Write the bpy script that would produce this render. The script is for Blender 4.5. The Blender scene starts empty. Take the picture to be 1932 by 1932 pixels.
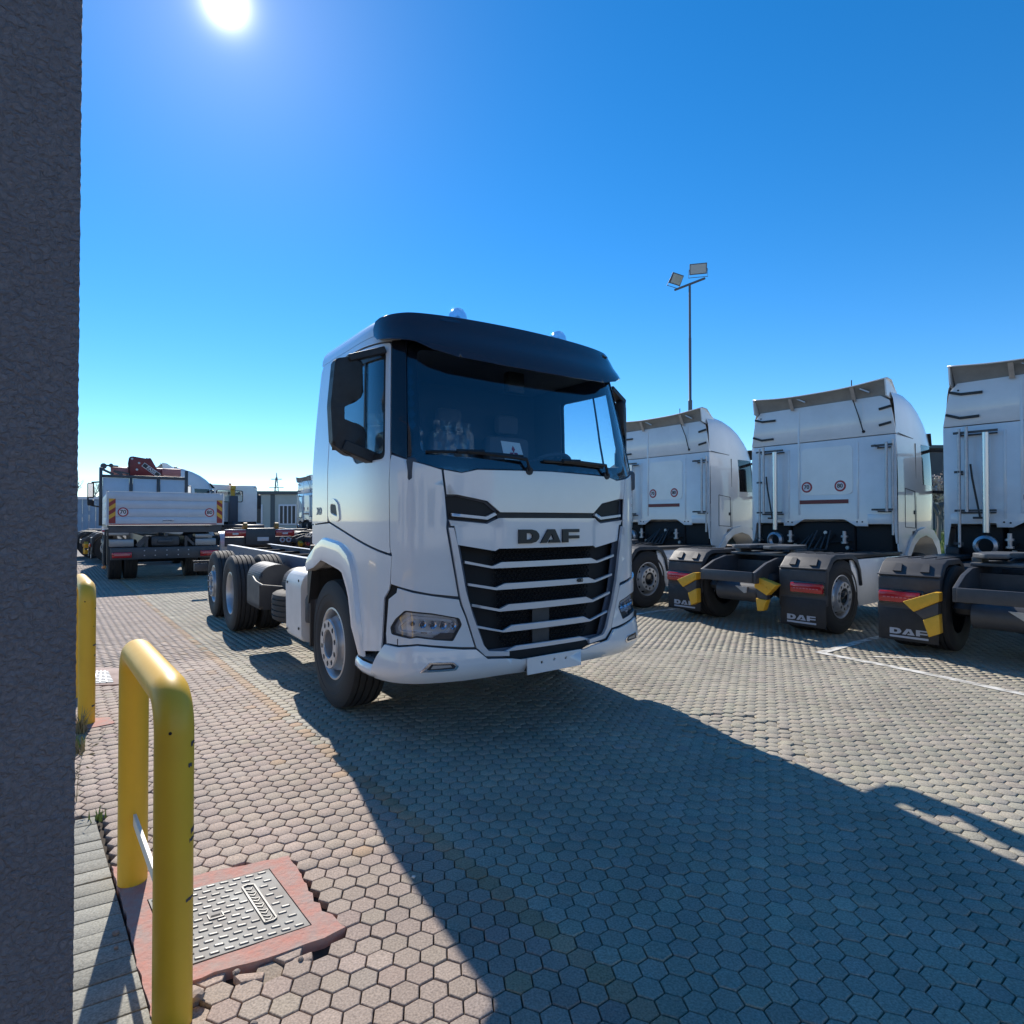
import bpy, bmesh, math, random
import numpy as np
from math import radians, sin, cos, pi, atan2, sqrt
from mathutils import Vector, Matrix
from mathutils.geometry import delaunay_2d_cdt

SC = bpy.context.scene
COL = SC.collection
random.seed(7)
RNG = np.random.default_rng(11)

# ------------------------------------------------------------------ camera
cam_d = bpy.data.cameras.new("camera")
cam = bpy.data.objects.new("camera", cam_d)
COL.objects.link(cam)
cam.location = (0, 0, 1.53)
cam.rotation_euler = (radians(90 + 0.747), 0, 0)
cam_d.sensor_width = 36
cam_d.sensor_fit = 'HORIZONTAL'
cam_d.lens = 36 * 1150 / 1932
cam_d.clip_end = 3000
cam_d.clip_start = 0.02
SC.camera = cam

# ------------------------------------------------------------------ sun and sky
SUN_AZ, SUN_EL = radians(-25.4), radians(37.8)      # azimuth from +Y, clockwise positive
SD = Vector((sin(SUN_AZ) * cos(SUN_EL), cos(SUN_AZ) * cos(SUN_EL), sin(SUN_EL)))
sun_d = bpy.data.lights.new("sun", 'SUN')
sun = bpy.data.objects.new("sun", sun_d)
COL.objects.link(sun)
sun.rotation_euler = (-SD).to_track_quat('-Z', 'Y').to_euler()
sun.location = (0, 0, 30)
sun_d.energy = 4.7
sun_d.angle = radians(0.53)
sun_d.color = (1.0, 0.935, 0.84)

W = bpy.data.worlds.new("World")
SC.world = W
W.use_nodes = True
wn, wl = W.node_tree.nodes, W.node_tree.links
bg = wn['Background']
sky = wn.new('ShaderNodeTexSky')
sky.sky_type = 'NISHITA'
sky.sun_disc = False
sky.sun_elevation = SUN_EL
sky.sun_rotation = SUN_AZ
sky.altitude = 100
sky.air_density = 0.85
sky.dust_density = 0.0
sky.ozone_density = 3.4
hs = wn.new('ShaderNodeHueSaturation')
hs.inputs['Saturation'].default_value = 1.33
hs.inputs['Hue'].default_value = 0.499
wl.new(sky.outputs[0], hs.inputs['Color'])
# glare of the air round the sun: a property of the direction alone
geo = wn.new('ShaderNodeTexCoord')
dot = wn.new('ShaderNodeVectorMath'); dot.operation = 'DOT_PRODUCT'
nrm = wn.new('ShaderNodeVectorMath'); nrm.operation = 'NORMALIZE'
wl.new(geo.outputs['Generated'], nrm.inputs[0])
wl.new(nrm.outputs[0], dot.inputs[0])
dot.inputs[1].default_value = SD
ac = wn.new('ShaderNodeMath'); ac.operation = 'ARCCOSINE'
wl.new(dot.outputs['Value'], ac.inputs[0])
def wexp(k, amp):
    m = wn.new('ShaderNodeMath'); m.operation = 'MULTIPLY'; m.inputs[1].default_value = -k
    wl.new(ac.outputs[0], m.inputs[0])
    e = wn.new('ShaderNodeMath'); e.operation = 'EXPONENT'; wl.new(m.outputs[0], e.inputs[0])
    a = wn.new('ShaderNodeMath'); a.operation = 'MULTIPLY'; a.inputs[1].default_value = amp
    wl.new(e.outputs[0], a.inputs[0])
    return a
g1, g2 = wexp(115.0, 70.0), wexp(8.0, 1.9)
ga = wn.new('ShaderNodeMath'); ga.operation = 'ADD'
wl.new(g1.outputs[0], ga.inputs[0]); wl.new(g2.outputs[0], ga.inputs[1])
gc = wn.new('ShaderNodeMix'); gc.data_type = 'RGBA'; gc.blend_type = 'ADD'; gc.inputs[0].default_value = 1.0
gm = wn.new('ShaderNodeVectorMath'); gm.operation = 'SCALE'
gm.inputs[0].default_value = (1.0, 0.93, 0.95)
wl.new(ga.outputs[0], gm.inputs['Scale'])
wl.new(hs.outputs[0], gc.inputs[6]); wl.new(gm.outputs[0], gc.inputs[7])
wl.new(gc.outputs[2], bg.inputs['Color'])
bg.inputs['Strength'].default_value = 0.138

SC.view_settings.view_transform = 'Standard'
SC.view_settings.look = 'None'
SC.view_settings.gamma = 1
SC.view_settings.use_curve_mapping = False
SC.view_settings.exposure = 0.40
SC.cycles.max_bounces = 8
SC.cycles.transparent_max_bounces = 12
SC.cycles.use_denoising = True

# ------------------------------------------------------------------ materials
MATS = {}
def mat(name, col, rough=0.5, metal=0.0, spec=0.5, coat=0.0, noise=0.0, nscale=8.0, bump=0.0, bscale=60.0, dirt=None, emit=None):
    if name in MATS: return MATS[name]
    m = bpy.data.materials.new(name); m.use_nodes = True
    n, l = m.node_tree.nodes, m.node_tree.links
    b = n['Principled BSDF']
    b.inputs['Base Color'].default_value = (*col, 1)
    b.inputs['Roughness'].default_value = rough
    b.inputs['Metallic'].default_value = metal
    b.inputs['Specular IOR Level'].default_value = spec
    b.inputs['Coat Weight'].default_value = coat
    b.inputs['Coat Roughness'].default_value = 0.03
    tc = n.new('ShaderNodeTexCoord')
    if noise or dirt:
        nz = n.new('ShaderNodeTexNoise'); nz.inputs['Scale'].default_value = nscale; nz.inputs['Detail'].default_value = 8
        nz.inputs['Roughness'].default_value = 0.65
        l.new(tc.outputs['Object'], nz.inputs['Vector'])
        mx = n.new('ShaderNodeMix'); mx.data_type = 'RGBA'
        rp = n.new('ShaderNodeMapRange'); rp.inputs[1].default_value = 0.35; rp.inputs[2].default_value = 0.7
        l.new(nz.outputs['Fac'], rp.inputs[0])
        c2 = dirt if dirt else tuple(c * (1 - noise) for c in col)
        mx.inputs[6].default_value = (*col, 1); mx.inputs[7].default_value = (*c2, 1)
        if dirt:
            ml = n.new('ShaderNodeMath'); ml.operation = 'MULTIPLY'; ml.inputs[1].default_value = noise or 0.5
            l.new(rp.outputs[0], ml.inputs[0]); l.new(ml.outputs[0], mx.inputs[0])
        else:
            l.new(rp.outputs[0], mx.inputs[0])
        l.new(mx.outputs[2], b.inputs['Base Color'])
        rr = n.new('ShaderNodeMapRange'); rr.inputs[3].default_value = rough * 0.85; rr.inputs[4].default_value = min(1, rough * 1.25)
        l.new(nz.outputs['Fac'], rr.inputs[0]); l.new(rr.outputs[0], b.inputs['Roughness'])
    if bump:
        bz = n.new('ShaderNodeTexNoise'); bz.inputs['Scale'].default_value = bscale; bz.inputs['Detail'].default_value = 6
        l.new(tc.outputs['Object'], bz.inputs['Vector'])
        bp = n.new('ShaderNodeBump'); bp.inputs['Strength'].default_value = 0.6; bp.inputs['Distance'].default_value = bump
        l.new(bz.outputs['Fac'], bp.inputs['Height']); l.new(bp.outputs[0], b.inputs['Normal'])
    if emit:
        b.inputs['Emission Color'].default_value = (*col, 1); b.inputs['Emission Strength'].default_value = emit
    MATS[name] = m
    return m

def glass_mat(name, tint, gloss=1.0, base=0.06, rough=0.0):
    m = bpy.data.materials.new(name); m.use_nodes = True
    n, l = m.node_tree.nodes, m.node_tree.links
    n.remove(n['Principled BSDF'])
    out = n['Material Output']
    tr = n.new('ShaderNodeBsdfTransparent'); tr.inputs[0].default_value = (*tint, 1)
    gl = n.new('ShaderNodeBsdfGlossy'); gl.inputs['Roughness'].default_value = rough
    gl.inputs['Color'].default_value = (gloss, gloss, gloss, 1)
    fr = n.new('ShaderNodeLayerWeight'); fr.inputs['Blend'].default_value = 0.5
    pw = n.new('ShaderNodeMath'); pw.operation = 'POWER'; pw.inputs[1].default_value = 4.5; l.new(fr.outputs['Facing'], pw.inputs[0])
    mr = n.new('ShaderNodeMath'); mr.operation = 'MULTIPLY_ADD'; mr.inputs[1].default_value = 0.75; mr.inputs[2].default_value = 0.03 + base * 0.4
    l.new(pw.outputs[0], mr.inputs[0])
    mx = n.new('ShaderNodeMixShader')
    l.new(mr.outputs[0], mx.inputs[0]); l.new(tr.outputs[0], mx.inputs[1]); l.new(gl.outputs[0], mx.inputs[2])
    l.new(mx.outputs[0], out.inputs[0])
    MATS[name] = m
    return m

M_WHITE = mat('white_paint', (0.76, 0.765, 0.76), 0.22, coat=1.0, bump=0.0015, bscale=2.2, noise=0.05, nscale=3.0)
M_WHITE2 = mat('white_paint_dusty', (0.76, 0.765, 0.76), 0.28, coat=0.8, bump=0.002, bscale=2.0, noise=0.10, nscale=2.5)
M_SILVER = mat('slat_silver', (0.62, 0.63, 0.66), 0.34, metal=0.35)
M_BLACKP = mat('black_plastic', (0.022, 0.022, 0.024), 0.5, noise=0.3, nscale=14, bump=0.0006, bscale=300)
M_GREYP = mat('grey_plastic', (0.055, 0.056, 0.06), 0.55, noise=0.25, nscale=9, bump=0.0006, bscale=300)
M_GLOSSB = mat('black_gloss', (0.012, 0.012, 0.015), 0.10, coat=0.5)
M_DARK = mat('dark_void', (0.012, 0.012, 0.013), 0.8)
M_MESH = mat('grille_mesh', (0.012, 0.012, 0.014), 0.45, spec=0.3)
M_RUBBER = mat('tyre_rubber', (0.028, 0.027, 0.027), 0.75, noise=0.35, nscale=10, dirt=(0.07, 0.062, 0.055), bump=0.001, bscale=120)
M_TREAD = mat('tyre_tread', (0.05, 0.048, 0.046), 0.85, noise=0.4, nscale=30, dirt=(0.11, 0.10, 0.09), bump=0.002, bscale=160)
M_RIM = mat('rim_silver', (0.55, 0.56, 0.57), 0.35, metal=0.55, noise=0.15, nscale=12)
M_CHROME = mat('chrome', (0.85, 0.85, 0.87), 0.12, metal=1.0)
M_STEEL = mat('steel', (0.45, 0.46, 0.48), 0.38, metal=0.8, noise=0.2, nscale=15)
M_CHASSIS = mat('chassis_paint', (0.035, 0.038, 0.048), 0.38, noise=0.3, nscale=6, spec=0.5)
M_FRAMEG = mat('frame_grey', (0.06, 0.062, 0.068), 0.42, noise=0.25, nscale=8)
M_RED = mat('red_lens', (0.42, 0.012, 0.018), 0.15, coat=0.6)
M_REDD = mat('red_tape', (0.14, 0.006, 0.014), 0.35)
M_SIGNRED = mat('sign_red', (0.36, 0.012, 0.025), 0.35)
M_SIGNW = mat('sign_white', (0.72, 0.66, 0.66), 0.4)
M_INK = mat('ink_black', (0.012, 0.012, 0.014), 0.4)
M_CHOCK = mat('chock_yellow', (0.78, 0.42, 0.03), 0.45, noise=0.12, nscale=20)
M_ORANGE = mat('orange_lens', (0.8, 0.22, 0.02), 0.2)
M_LENS = glass_mat('clear_lens', (0.9, 0.92, 0.95), base=0.08)
M_DOME = glass_mat('beacon_dome', (0.62, 0.70, 0.78), base=0.12, rough=0.05)
M_GLASS = glass_mat('window_glass', (0.86, 0.92, 0.96), base=0.09)
M_SIDEG = glass_mat('side_glass', (0.82, 0.90, 0.93), base=0.08)
M_INTER = mat('cab_interior', (0.10, 0.12, 0.16), 0.7)
M_DASH = mat('dashboard_plastic', (0.06, 0.068, 0.085), 0.6)
M_SEAT = mat('seat_fabric', (0.15, 0.16, 0.19), 0.85)
M_PLASTW = glass_mat('seat_cover_film', (0.90, 0.93, 0.96), base=0.10, rough=0.16)
M_YELLOW = mat('bollard_yellow', (0.86, 0.50, 0.03), 0.42, noise=0.35, nscale=5, dirt=(0.70, 0.37, 0.03))
M_LETTER = mat('letter_grey', (0.42, 0.44, 0.48), 0.4)
M_CARD = mat('card_paper', (0.88, 0.86, 0.76), 0.7)
M_CARDRED = mat('card_red', (0.35, 0.02, 0.02), 0.6)
M_ALU = mat('board_aluminium', (0.50, 0.54, 0.60), 0.42, metal=0.25, noise=0.08, nscale=4)
M_CHECKER = mat('checker_plate', (0.27, 0.28, 0.29), 0.4, metal=0.6, bump=0.004, bscale=55)
M_CRANE = mat('crane_red', (0.20, 0.018, 0.025), 0.4, noise=0.25, nscale=5)
M_CRANE2 = mat('crane_red_light', (0.45, 0.16, 0.15), 0.45, noise=0.25, nscale=6)
M_POLE = mat('pole_steel', (0.10, 0.11, 0.13), 0.5, metal=0.2)
M_LAMPG = mat('floodlight_glass', (0.42, 0.46, 0.48), 0.2, coat=0.3)
M_REDPLATE = mat('slab_soil', (0.10, 0.085, 0.075), 0.95)

# ------------------------------------------------------------------ mesh helpers
def outset(name, me, m, parent, smooth=None):
    o = bpy.data.objects.new(name, me)
    COL.objects.link(o)
    if m is not None:
        ms = m if isinstance(m, (list, tuple)) else [m]
        for k in ms: me.materials.append(k)
    if parent is not None: o.parent = parent
    return o

class MB:
    def __init__(s): s.v = []; s.f = []; s.m = []
    def add(s, vs, fs, M=None, mi=0):
        k = len(s.v)
        if M is not None: vs = [M @ Vector(v) for v in vs]
        s.v += [tuple(v) for v in vs]
        s.f += [tuple(i + k for i in f) for f in fs]
        s.m += [mi] * len(fs)
        return s
    def box(s, x0, x1, y0, y1, z0, z1, bev=0.0, M=None, mi=0, seg=2):
        vs = [(x, y, z) for x in (x0, x1) for y in (y0, y1) for z in (z0, z1)]
        fs = [(0, 1, 3, 2), (4, 6, 7, 5), (0, 4, 5, 1), (2, 3, 7, 6), (0, 2, 6, 4), (1, 5, 7, 3)]
        if bev <= 0: return s.add(vs, fs, M, mi)
        bm = bmesh.new()
        vv = [bm.verts.new(v) for v in vs]
        for f in fs: bm.faces.new([vv[i] for i in f])
        bmesh.ops.bevel(bm, geom=bm.edges[:], offset=bev, segments=seg, affect='EDGES', profile=0.5)
        bm.verts.index_update()
        s.add([v.co.copy() for v in bm.verts], [[v.index for v in f.verts] for f in bm.faces], M, mi)
        bm.free(); return s
    def prism(s, poly, h0, h1, M=None, mi=0, bev=0.0):
        """poly in XY extruded along Z from h0 to h1"""
        n = len(poly)
        ar = sum(poly[i][0] * poly[(i + 1) % n][1] - poly[(i + 1) % n][0] * poly[i][1] for i in range(n))
        if ar < 0: poly = poly[::-1]
        vs = [(x, y, h0) for x, y in poly] + [(x, y, h1) for x, y in poly]
        if bev > 0:
            bm = bmesh.new()
            vv = [bm.verts.new(v) for v in vs]
            bm.faces.new([vv[i] for i in range(n)][::-1]); bm.faces.new([vv[n + i] for i in range(n)])
            for i in range(n):
                j = (i + 1) % n; bm.faces.new([vv[i], vv[j], vv[n + j], vv[n + i]])
            bmesh.ops.bevel(bm, geom=bm.edges[:], offset=bev, segments=2, affect='EDGES', profile=0.5)
            bmesh.ops.triangulate(bm, faces=[f for f in bm.faces if len(f.verts) > 4])
            bm.verts.index_update()
            s.add([v.co.copy() for v in bm.verts], [[v.index for v in f.verts] for f in bm.faces], M, mi)
            bm.free(); return s
        r = delaunay_2d_cdt([Vector(p) for p in poly], [], [list(range(n))], 1, 1e-6)
        fs = []
        if len(r[0]) == n:
            idx = [min(range(n), key=lambda k: (Vector(poly[k]) - p).length) for p in r[0]]
            fs += [tuple(idx[i] + n for i in f) for f in r[2]] + [tuple(idx[i] for i in f)[::-1] for f in r[2]]
        else:
            fs += [tuple(range(n, 2 * n)), tuple(range(n))[::-1]]
        fs += [(i, (i + 1) % n, n + (i + 1) % n, n + i) for i in range(n)]
        return s.add(vs, fs, M, mi)
    def lathe(s, prof, seg=32, M=None, mi=0, a0=0.0, a1=2 * pi, close=True):
        """prof: (r, h) revolved about Z"""
        full = abs(a1 - a0 - 2 * pi) < 1e-6
        k = seg if full else seg + 1
        vs = []
        for i in range(k):
            a = a0 + (a1 - a0) * i / seg
            vs += [(r * cos(a), r * sin(a), h) for r, h in prof]
        n = len(prof); fs = []
        for i in range(seg):
            j = (i + 1) % k
            for q in range(n - 1):
                if prof[q][0] < 1e-6 and prof[q + 1][0] < 1e-6: continue
                if prof[q][0] < 1e-6: fs.append((i * n + q, j * n + q + 1, i * n + q + 1))
                elif prof[q + 1][0] < 1e-6: fs.append((i * n + q, j * n + q, i * n + q + 1))
                else: fs.append((i * n + q, j * n + q, j * n + q + 1, i * n + q + 1))
        return s.add(vs, fs, M, mi)
    def tube(s, path, r, seg=10, M=None, mi=0, caps=True, rr=None):
        P = [Vector(p) for p in path]
        vs = []; fs = []
        up = None
        for i, p in enumerate(P):
            t = (P[min(i + 1, len(P) - 1)] - P[max(i - 1, 0)]).normalized()
            if up is None:
                up = Vector((0, 0, 1)) if abs(t.z) < 0.9 else Vector((1, 0, 0))
            a = t.cross(up).normalized(); b = a.cross(t).normalized(); up = b
            ri = rr[i] if rr else r
            for k in range(seg):
                th = 2 * pi * k / seg
                vs.append(p + a * (ri * cos(th)) + b * (ri * sin(th)))
        for i in range(len(P) - 1):
            for k in range(seg):
                j = (k + 1) % seg
                fs.append((i * seg + k, (i + 1) * seg + k, (i + 1) * seg + j, i * seg + j)[::-1])
        if caps:
            fs.append(tuple(range(seg))[::1]); fs.append(tuple((len(P) - 1) * seg + k for k in range(seg))[::-1])
        return s.add(vs, fs, M, mi)
    def bar(s, p, q, w, h, M=None, mi=0):
        """rectangular bar from p to q; w sideways, h upwards"""
        p, q = Vector(p), Vector(q); t = (q - p).normalized()
        up = Vector((0, 0, 1)) if abs(t.z) < 0.95 else Vector((0, 1, 0))
        a = t.cross(up).normalized() * (w / 2); b = a.cross(t).normalized() * (h / 2)
        vs = [p - a - b, p + a - b, p + a + b, p - a + b, q - a - b, q + a - b, q + a + b, q - a + b]
        fs = [(0, 1, 2, 3), (4, 7, 6, 5), (0, 4, 5, 1), (1, 5, 6, 2), (2, 6, 7, 3), (3, 7, 4, 0)]
        return s.add(vs, fs, M, mi)
    def mesh(s, name, smooth=35):
        me = bpy.data.meshes.new(name)
        me.from_pydata(s.v, [], s.f)
        if len(set(s.m)) > 1: me.polygons.foreach_set('material_index', s.m)
        me.update()
        bm = bmesh.new(); bm.from_mesh(me)
        lo_ = [v for v in bm.verts if not v.link_faces]
        if lo_: bmesh.ops.delete(bm, geom=lo_, context='VERTS')
        bmesh.ops.recalc_face_normals(bm, faces=bm.faces[:])
        bm.to_mesh(me); bm.free()
        if smooth:
            me.polygons.foreach_set('use_smooth', [True] * len(me.polygons))
            me.set_sharp_from_angle(angle=radians(smooth))
        return me
    def build(s, name, m, parent=None, smooth=35, bevel=0.0):
        o = outset(name, s.mesh(name, smooth), m, parent)
        if bevel:
            md = o.modifiers.new('bevel', 'BEVEL'); md.width = bevel; md.segments = 2; md.limit_method = 'ANGLE'; md.angle_limit = radians(50); md.harden_normals = False
        return o

def Tm(x=0, y=0, z=0): return Matrix.Translation((x, y, z))
def Rm(a, ax): return Matrix.Rotation(a, 4, ax)
MXZ = Matrix(((1, 0, 0, 0), (0, 0, -1, 0), (0, 1, 0, 0), (0, 0, 0, 1)))   # XY polygon -> XZ plane, extrusion h -> -Y (towards the viewer of a front face)
MXZR = Matrix(((1, 0, 0, 0), (0, 0, 1, 0), (0, 1, 0, 0), (0, 0, 0, 1)))   # extrusion h -> +Y
MYZ = Matrix(((0, 0, 1, 0), (1, 0, 0, 0), (0, 1, 0, 0), (0, 0, 0, 1)))    # polygon (y,z), extrusion h -> X

def circ(cx, cy, r, n=20, rx=None):
    rx = rx or r
    return [(cx + rx * cos(2 * pi * i / n), cy + r * sin(2 * pi * i / n)) for i in range(n)]

def rpoly(pts, r=0.03, n=4):
    """round the corners of a polygon"""
    out = []; N = len(pts)
    for i in range(N):
        p0, p, p1 = Vector(pts[i - 1]), Vector(pts[i]), Vector(pts[(i + 1) % N])
        d0, d1 = (p0 - p), (p1 - p)
        k = min(r, d0.length * 0.45, d1.length * 0.45)
        a, b = p + d0.normalized() * k, p + d1.normalized() * k
        for j in range(n + 1):
            t = j / n
            q = a * (1 - t) ** 2 + p * 2 * t * (1 - t) + b * t * t
            out.append((q.x, q.y))
    return out

def densify(pts, step):
    out = []
    for i in range(len(pts)):
        a, b = Vector(pts[i]), Vector(pts[(i + 1) % len(pts)])
        k = max(1, int(math.ceil((b - a).length / step)))
        for j in range(k): out.append(tuple(a + (b - a) * j / k))
    return out

def inside(p, poly):
    x, y = p; c = False; n = len(poly)
    for i in range(n):
        x0, y0 = poly[i]; x1, y1 = poly[i - 1]
        if (y0 > y) != (y1 > y) and x < (x1 - x0) * (y - y0) / (y1 - y0) + x0: c = not c
    return c

def panel_mb(mb, surf, outer, holes=(), th=0.012, step=0.09, off=0.0, mi=0, flip=False):
    """a sheet of thickness th cut to the outline `outer` (with holes) and bent onto surf(a,b,offset)"""
    loops = [densify(outer, step)] + [densify(h, step) for h in holes]
    pts = []; faces_in = []
    for L in loops:
        faces_in.append(list(range(len(pts), len(pts) + len(L)))); pts += L
    xs = [p[0] for p in outer]; ys = [p[1] for p in outer]
    x = min(xs) + step * 0.5
    nloop = len(pts)
    while x < max(xs):
        y = min(ys) + step * 0.5
        while y < max(ys):
            if inside((x, y), outer) and not any(inside((x, y), h) for h in holes):
                pts.append((x, y))
            y += step
        x += step
    r = delaunay_2d_cdt([Vector(p) for p in pts], [], faces_in, 1, 1e-5)
    V = [(p.x, p.y) for p in r[0]]
    F = []
    for f in r[2]:
        cx = sum(V[i][0] for i in f) / len(f); cy = sum(V[i][1] for i in f) / len(f)
        if inside((cx, cy), outer) and not any(inside((cx, cy), h) for h in holes): F.append(tuple(f))
    n = len(V)
    top = [surf(a, b, off + th) for a, b in V]; bot = [surf(a, b, off) for a, b in V]
    fs = list(F) + [tuple(i + n for i in f)[::-1] for f in F]
    cnt = {}
    for f in F:
        for i in range(len(f)):
            e = (f[i], f[(i + 1) % len(f)])
            cnt[e] = cnt.get(e, 0) + 1
    for (a, b) in list(cnt):
        if (b, a) not in cnt: fs.append((b, a, a + n, b + n))
    mb.add(top + bot, fs, None, mi)
    return mb

def empty(name, loc=(0, 0, 0), rz=0.0, label=None, cat=None, group=None, parent=None):
    o = bpy.data.objects.new(name, None); COL.objects.link(o)
    o.empty_display_size = 0.2
    o.location = loc; o.rotation_euler = (0, 0, rz)
    if parent: o.parent = parent
    return tag(o, label, cat, group)

def tag(o, label=None, cat=None, group=None, kind=None):
    if label: o['label'] = label
    if cat: o['category'] = cat
    if group: o['group'] = group
    if kind: o['kind'] = kind
    return o

def copy_tree(o, parent=None):
    c = o.copy(); COL.objects.link(c)
    if parent is not None:
        c.parent = parent
        c.matrix_parent_inverse = o.matrix_parent_inverse.copy()
    for ch in list(o.children):
        copy_tree(ch, c)
    return c

_font_cache = {}
def text_mb(mb, txt, size, depth, M, mi=0):
    """flat lettering from the built-in font, as geometry; centred on the origin of M"""
    key = (txt, depth / size)
    if key not in _font_cache:
        cu = bpy.data.curves.new('t', 'FONT'); cu.body = txt; cu.size = 1.0; cu.extrude = depth / size / 2
        cu.align_x = 'CENTER'; cu.align_y = 'CENTER'; cu.resolution_u = 3; cu.offset = 0.022
        ob = bpy.data.objects.new('t', cu); COL.objects.link(ob)
        dg = bpy.context.evaluated_depsgraph_get()
        me = bpy.data.meshes.new_from_object(ob.evaluated_get(dg))
        _font_cache[key] = ([tuple(v.co) for v in me.vertices], [tuple(p.vertices) for p in me.polygons])
        bpy.data.objects.remove(ob); bpy.data.meshes.remove(me); bpy.data.curves.remove(cu)
    v, f = _font_cache[key]
    return mb.add([(a * size, b * size, c * size) for a, b, c in v], f, M, mi)

DAF = [
    ([(0, 0), (.105, 0), (.148, .01), (.172, .032), (.177, .05), (.172, .068), (.15, .09), (.11, .10), (0, .10)],
     [(.065, .028), (.10, .028), (.115, .04), (.117, .06), (.102, .073), (.065, .073)], 0.0),
    ([(0, 0), (.068, .10), (.132, .10), (.188, 0), (.075, 0), (.088, .024), (.124, .024), (.100, .068), (.055, 0)], None, .188),
    ([(0, 0), (.057, 0), (.057, .028), (.168, .028), (.168, .052), (.057, .052), (.057, .076), (.168, .076), (.168, .10), (0, .10)], None, .395),
]
def letters(parent, m, flat, sc=1.0, depth=0.012, name='letter'):
    """the three block capitals D A F, each a part; flat(x,z,off) -> point, x from 0 to .563*sc"""
    for outer, hole, dx in DAF:
        mb = MB()
        o2 = [((x + dx) * sc, z * sc) for x, z in outer]
        h2 = [[((x + dx) * sc, z * sc) for x, z in hole]] if hole else []
        panel_mb(mb, flat, o2, h2, th=depth, step=0.5)
        mb.build(name, m, parent, smooth=None)

# =====================================================================  WHEELS
def tyre_mb(R=0.52, w=0.30, grooves=(-.085, -.03, .03, .085), ri=0.285, nlug=0):
    h = w / 2
    prof = [(ri, -h * .85), (ri + .05, -h * .98), (R - .09, -h * 1.04), (R - .035, -h * .98), (R - .008, -h * .86)]
    for g in grooves:
        prof += [(R, g - .008), (R - .015, g - .005), (R - .015, g + .005), (R, g + .008)]
    prof += [(R - .008, h * .86), (R - .035, h * .98), (R - .09, h * 1.04), (R - .12, h * 1.045), (R - .125, h * 1.02), (R - .17, h * 1.02), (ri + .05, h * .98), (ri, h * .85)]
    mb = MB(); mb.lathe(prof, 56)
    return mb
def polar_panel(mb, rad0, rad1, hf, holes, th=.008, n=48, mi=0):
    panel_mb(mb, lambda a, b, o: (a, b, hf(sqrt(a * a + b * b)) + o), circ(0, 0, rad1, n), [circ(0, 0, rad0, 32)] + holes, th=th, step=.06, mi=mi)
def rim_convex_mb():
    mb = MB()
    mb.lathe([(.30, .118), (.292, .133), (.280, .135), (.268, .122), (.260, .08), (.257, .02), (.25, -.10), (.28, -.125)], 56)
    hf = lambda r: .020 + (.258 - min(r, .258)) / .052 * .100
    vents = []
    for k in range(10):
        a = 2 * pi * (k + .5) / 10
        c, s = cos(a), sin(a)
        vents.append([(c * (.2325 + u) - s * v, s * (.2325 + u) + c * v) for u, v in circ(0, 0, .032, 12, .019)])
    polar_panel(mb, .206, .2575, hf, vents)
    mb.lathe([(.208, .118), (.203, .126), (.201, .162), (.194, .170)], 48)
    nuts = [circ(.160 * cos(2 * pi * k / 10), .160 * sin(2 * pi * k / 10), .0225, 12) for k in range(10)]
    polar_panel(mb, .118, .195, lambda r: .164, nuts)
    mb.lathe([(.120, .170), (.114, .163), (.112, .10), (.115, .05)], 40)
    return mb
def hub_dark_mb():
    mb = MB()
    mb.lathe([(0, .09), (.06, .092), (.100, .080), (.113, .05)], 32)
    mb.lathe([(.113, .145), (.20, .145)], 32)  # dark ring here and cone below stand in for shade behind the holes
    mb.lathe([(.205, .100), (.2555, .004)], 32)
    return mb
def rim_concave_mb():
    mb = MB()
    mb.lathe([(.30, .118), (.292, .133), (.280, .135), (.268, .122), (.258, .08), (.25, .0), (.245, -.06), (.20, -.085), (.17, -.085), (.165, -.06), (.12, -.055), (.115, .02), (.06, .03), (0, .03)], 48)
    return mb
def bolts_mb(h=.150):
    mb = MB()
    for k in range(10):
        mb.lathe([(0, .050), (.009, .048), (.012, .028), (.015, 0)], 6, Tm(.160 * cos(2 * pi * k / 10), .160 * sin(2 * pi * k / 10), h))
    return mb
ME = {}
def shared(key, fn, smooth=35):
    if key not in ME: ME[key] = fn().mesh(key, smooth)
    return ME[key]
def inst(name, me, m, parent, M=Matrix()):
    o = bpy.data.objects.new(name, me); COL.objects.link(o)
    if m is not None and len(me.materials) == 0:
        for k in (m if isinstance(m, (list, tuple)) else [m]): me.materials.append(k)
    o.parent = parent; o.matrix_local = M
    return o
def side_rot(sgn):           # wheel axis +Z becomes outward (sgn -1: -X, +1: +X)
    return Rm(radians(-90) if sgn < 0 else radians(90), 'Y')
def wheel(parent, x, y, sgn, style='convex', R=.52, z=None, name='wheel'):
    M = Tm(x, y, R if z is None else z) @ side_rot(sgn) @ Rm(random.uniform(0, 6), 'Z')
    w = inst(name, shared('tyre%.2f' % R, lambda: tyre_mb(R)), [M_RUBBER], parent, M)
    if style in ('convex', 'bolted'):
        inst('rim', shared('rim_convex', rim_convex_mb), M_RIM, w)
        inst('hub_and_shade', shared('hub_dark', hub_dark_mb), M_DARK, w)
        if style == 'bolted': inst('wheel_nuts', shared('wheel_nuts', bolts_mb), M_STEEL, w)
    elif style == 'concave':
        inst('rim', shared('rim_concave', rim_concave_mb), M_RIM, w)
    return w

# =====================================================================  MAIN TRUCK
truck = empty('truck', (.28, 4.54, 0), radians(35), 'large white chassis truck with black sun visor, no body fitted, grille facing the camera', 'truck')
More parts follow.
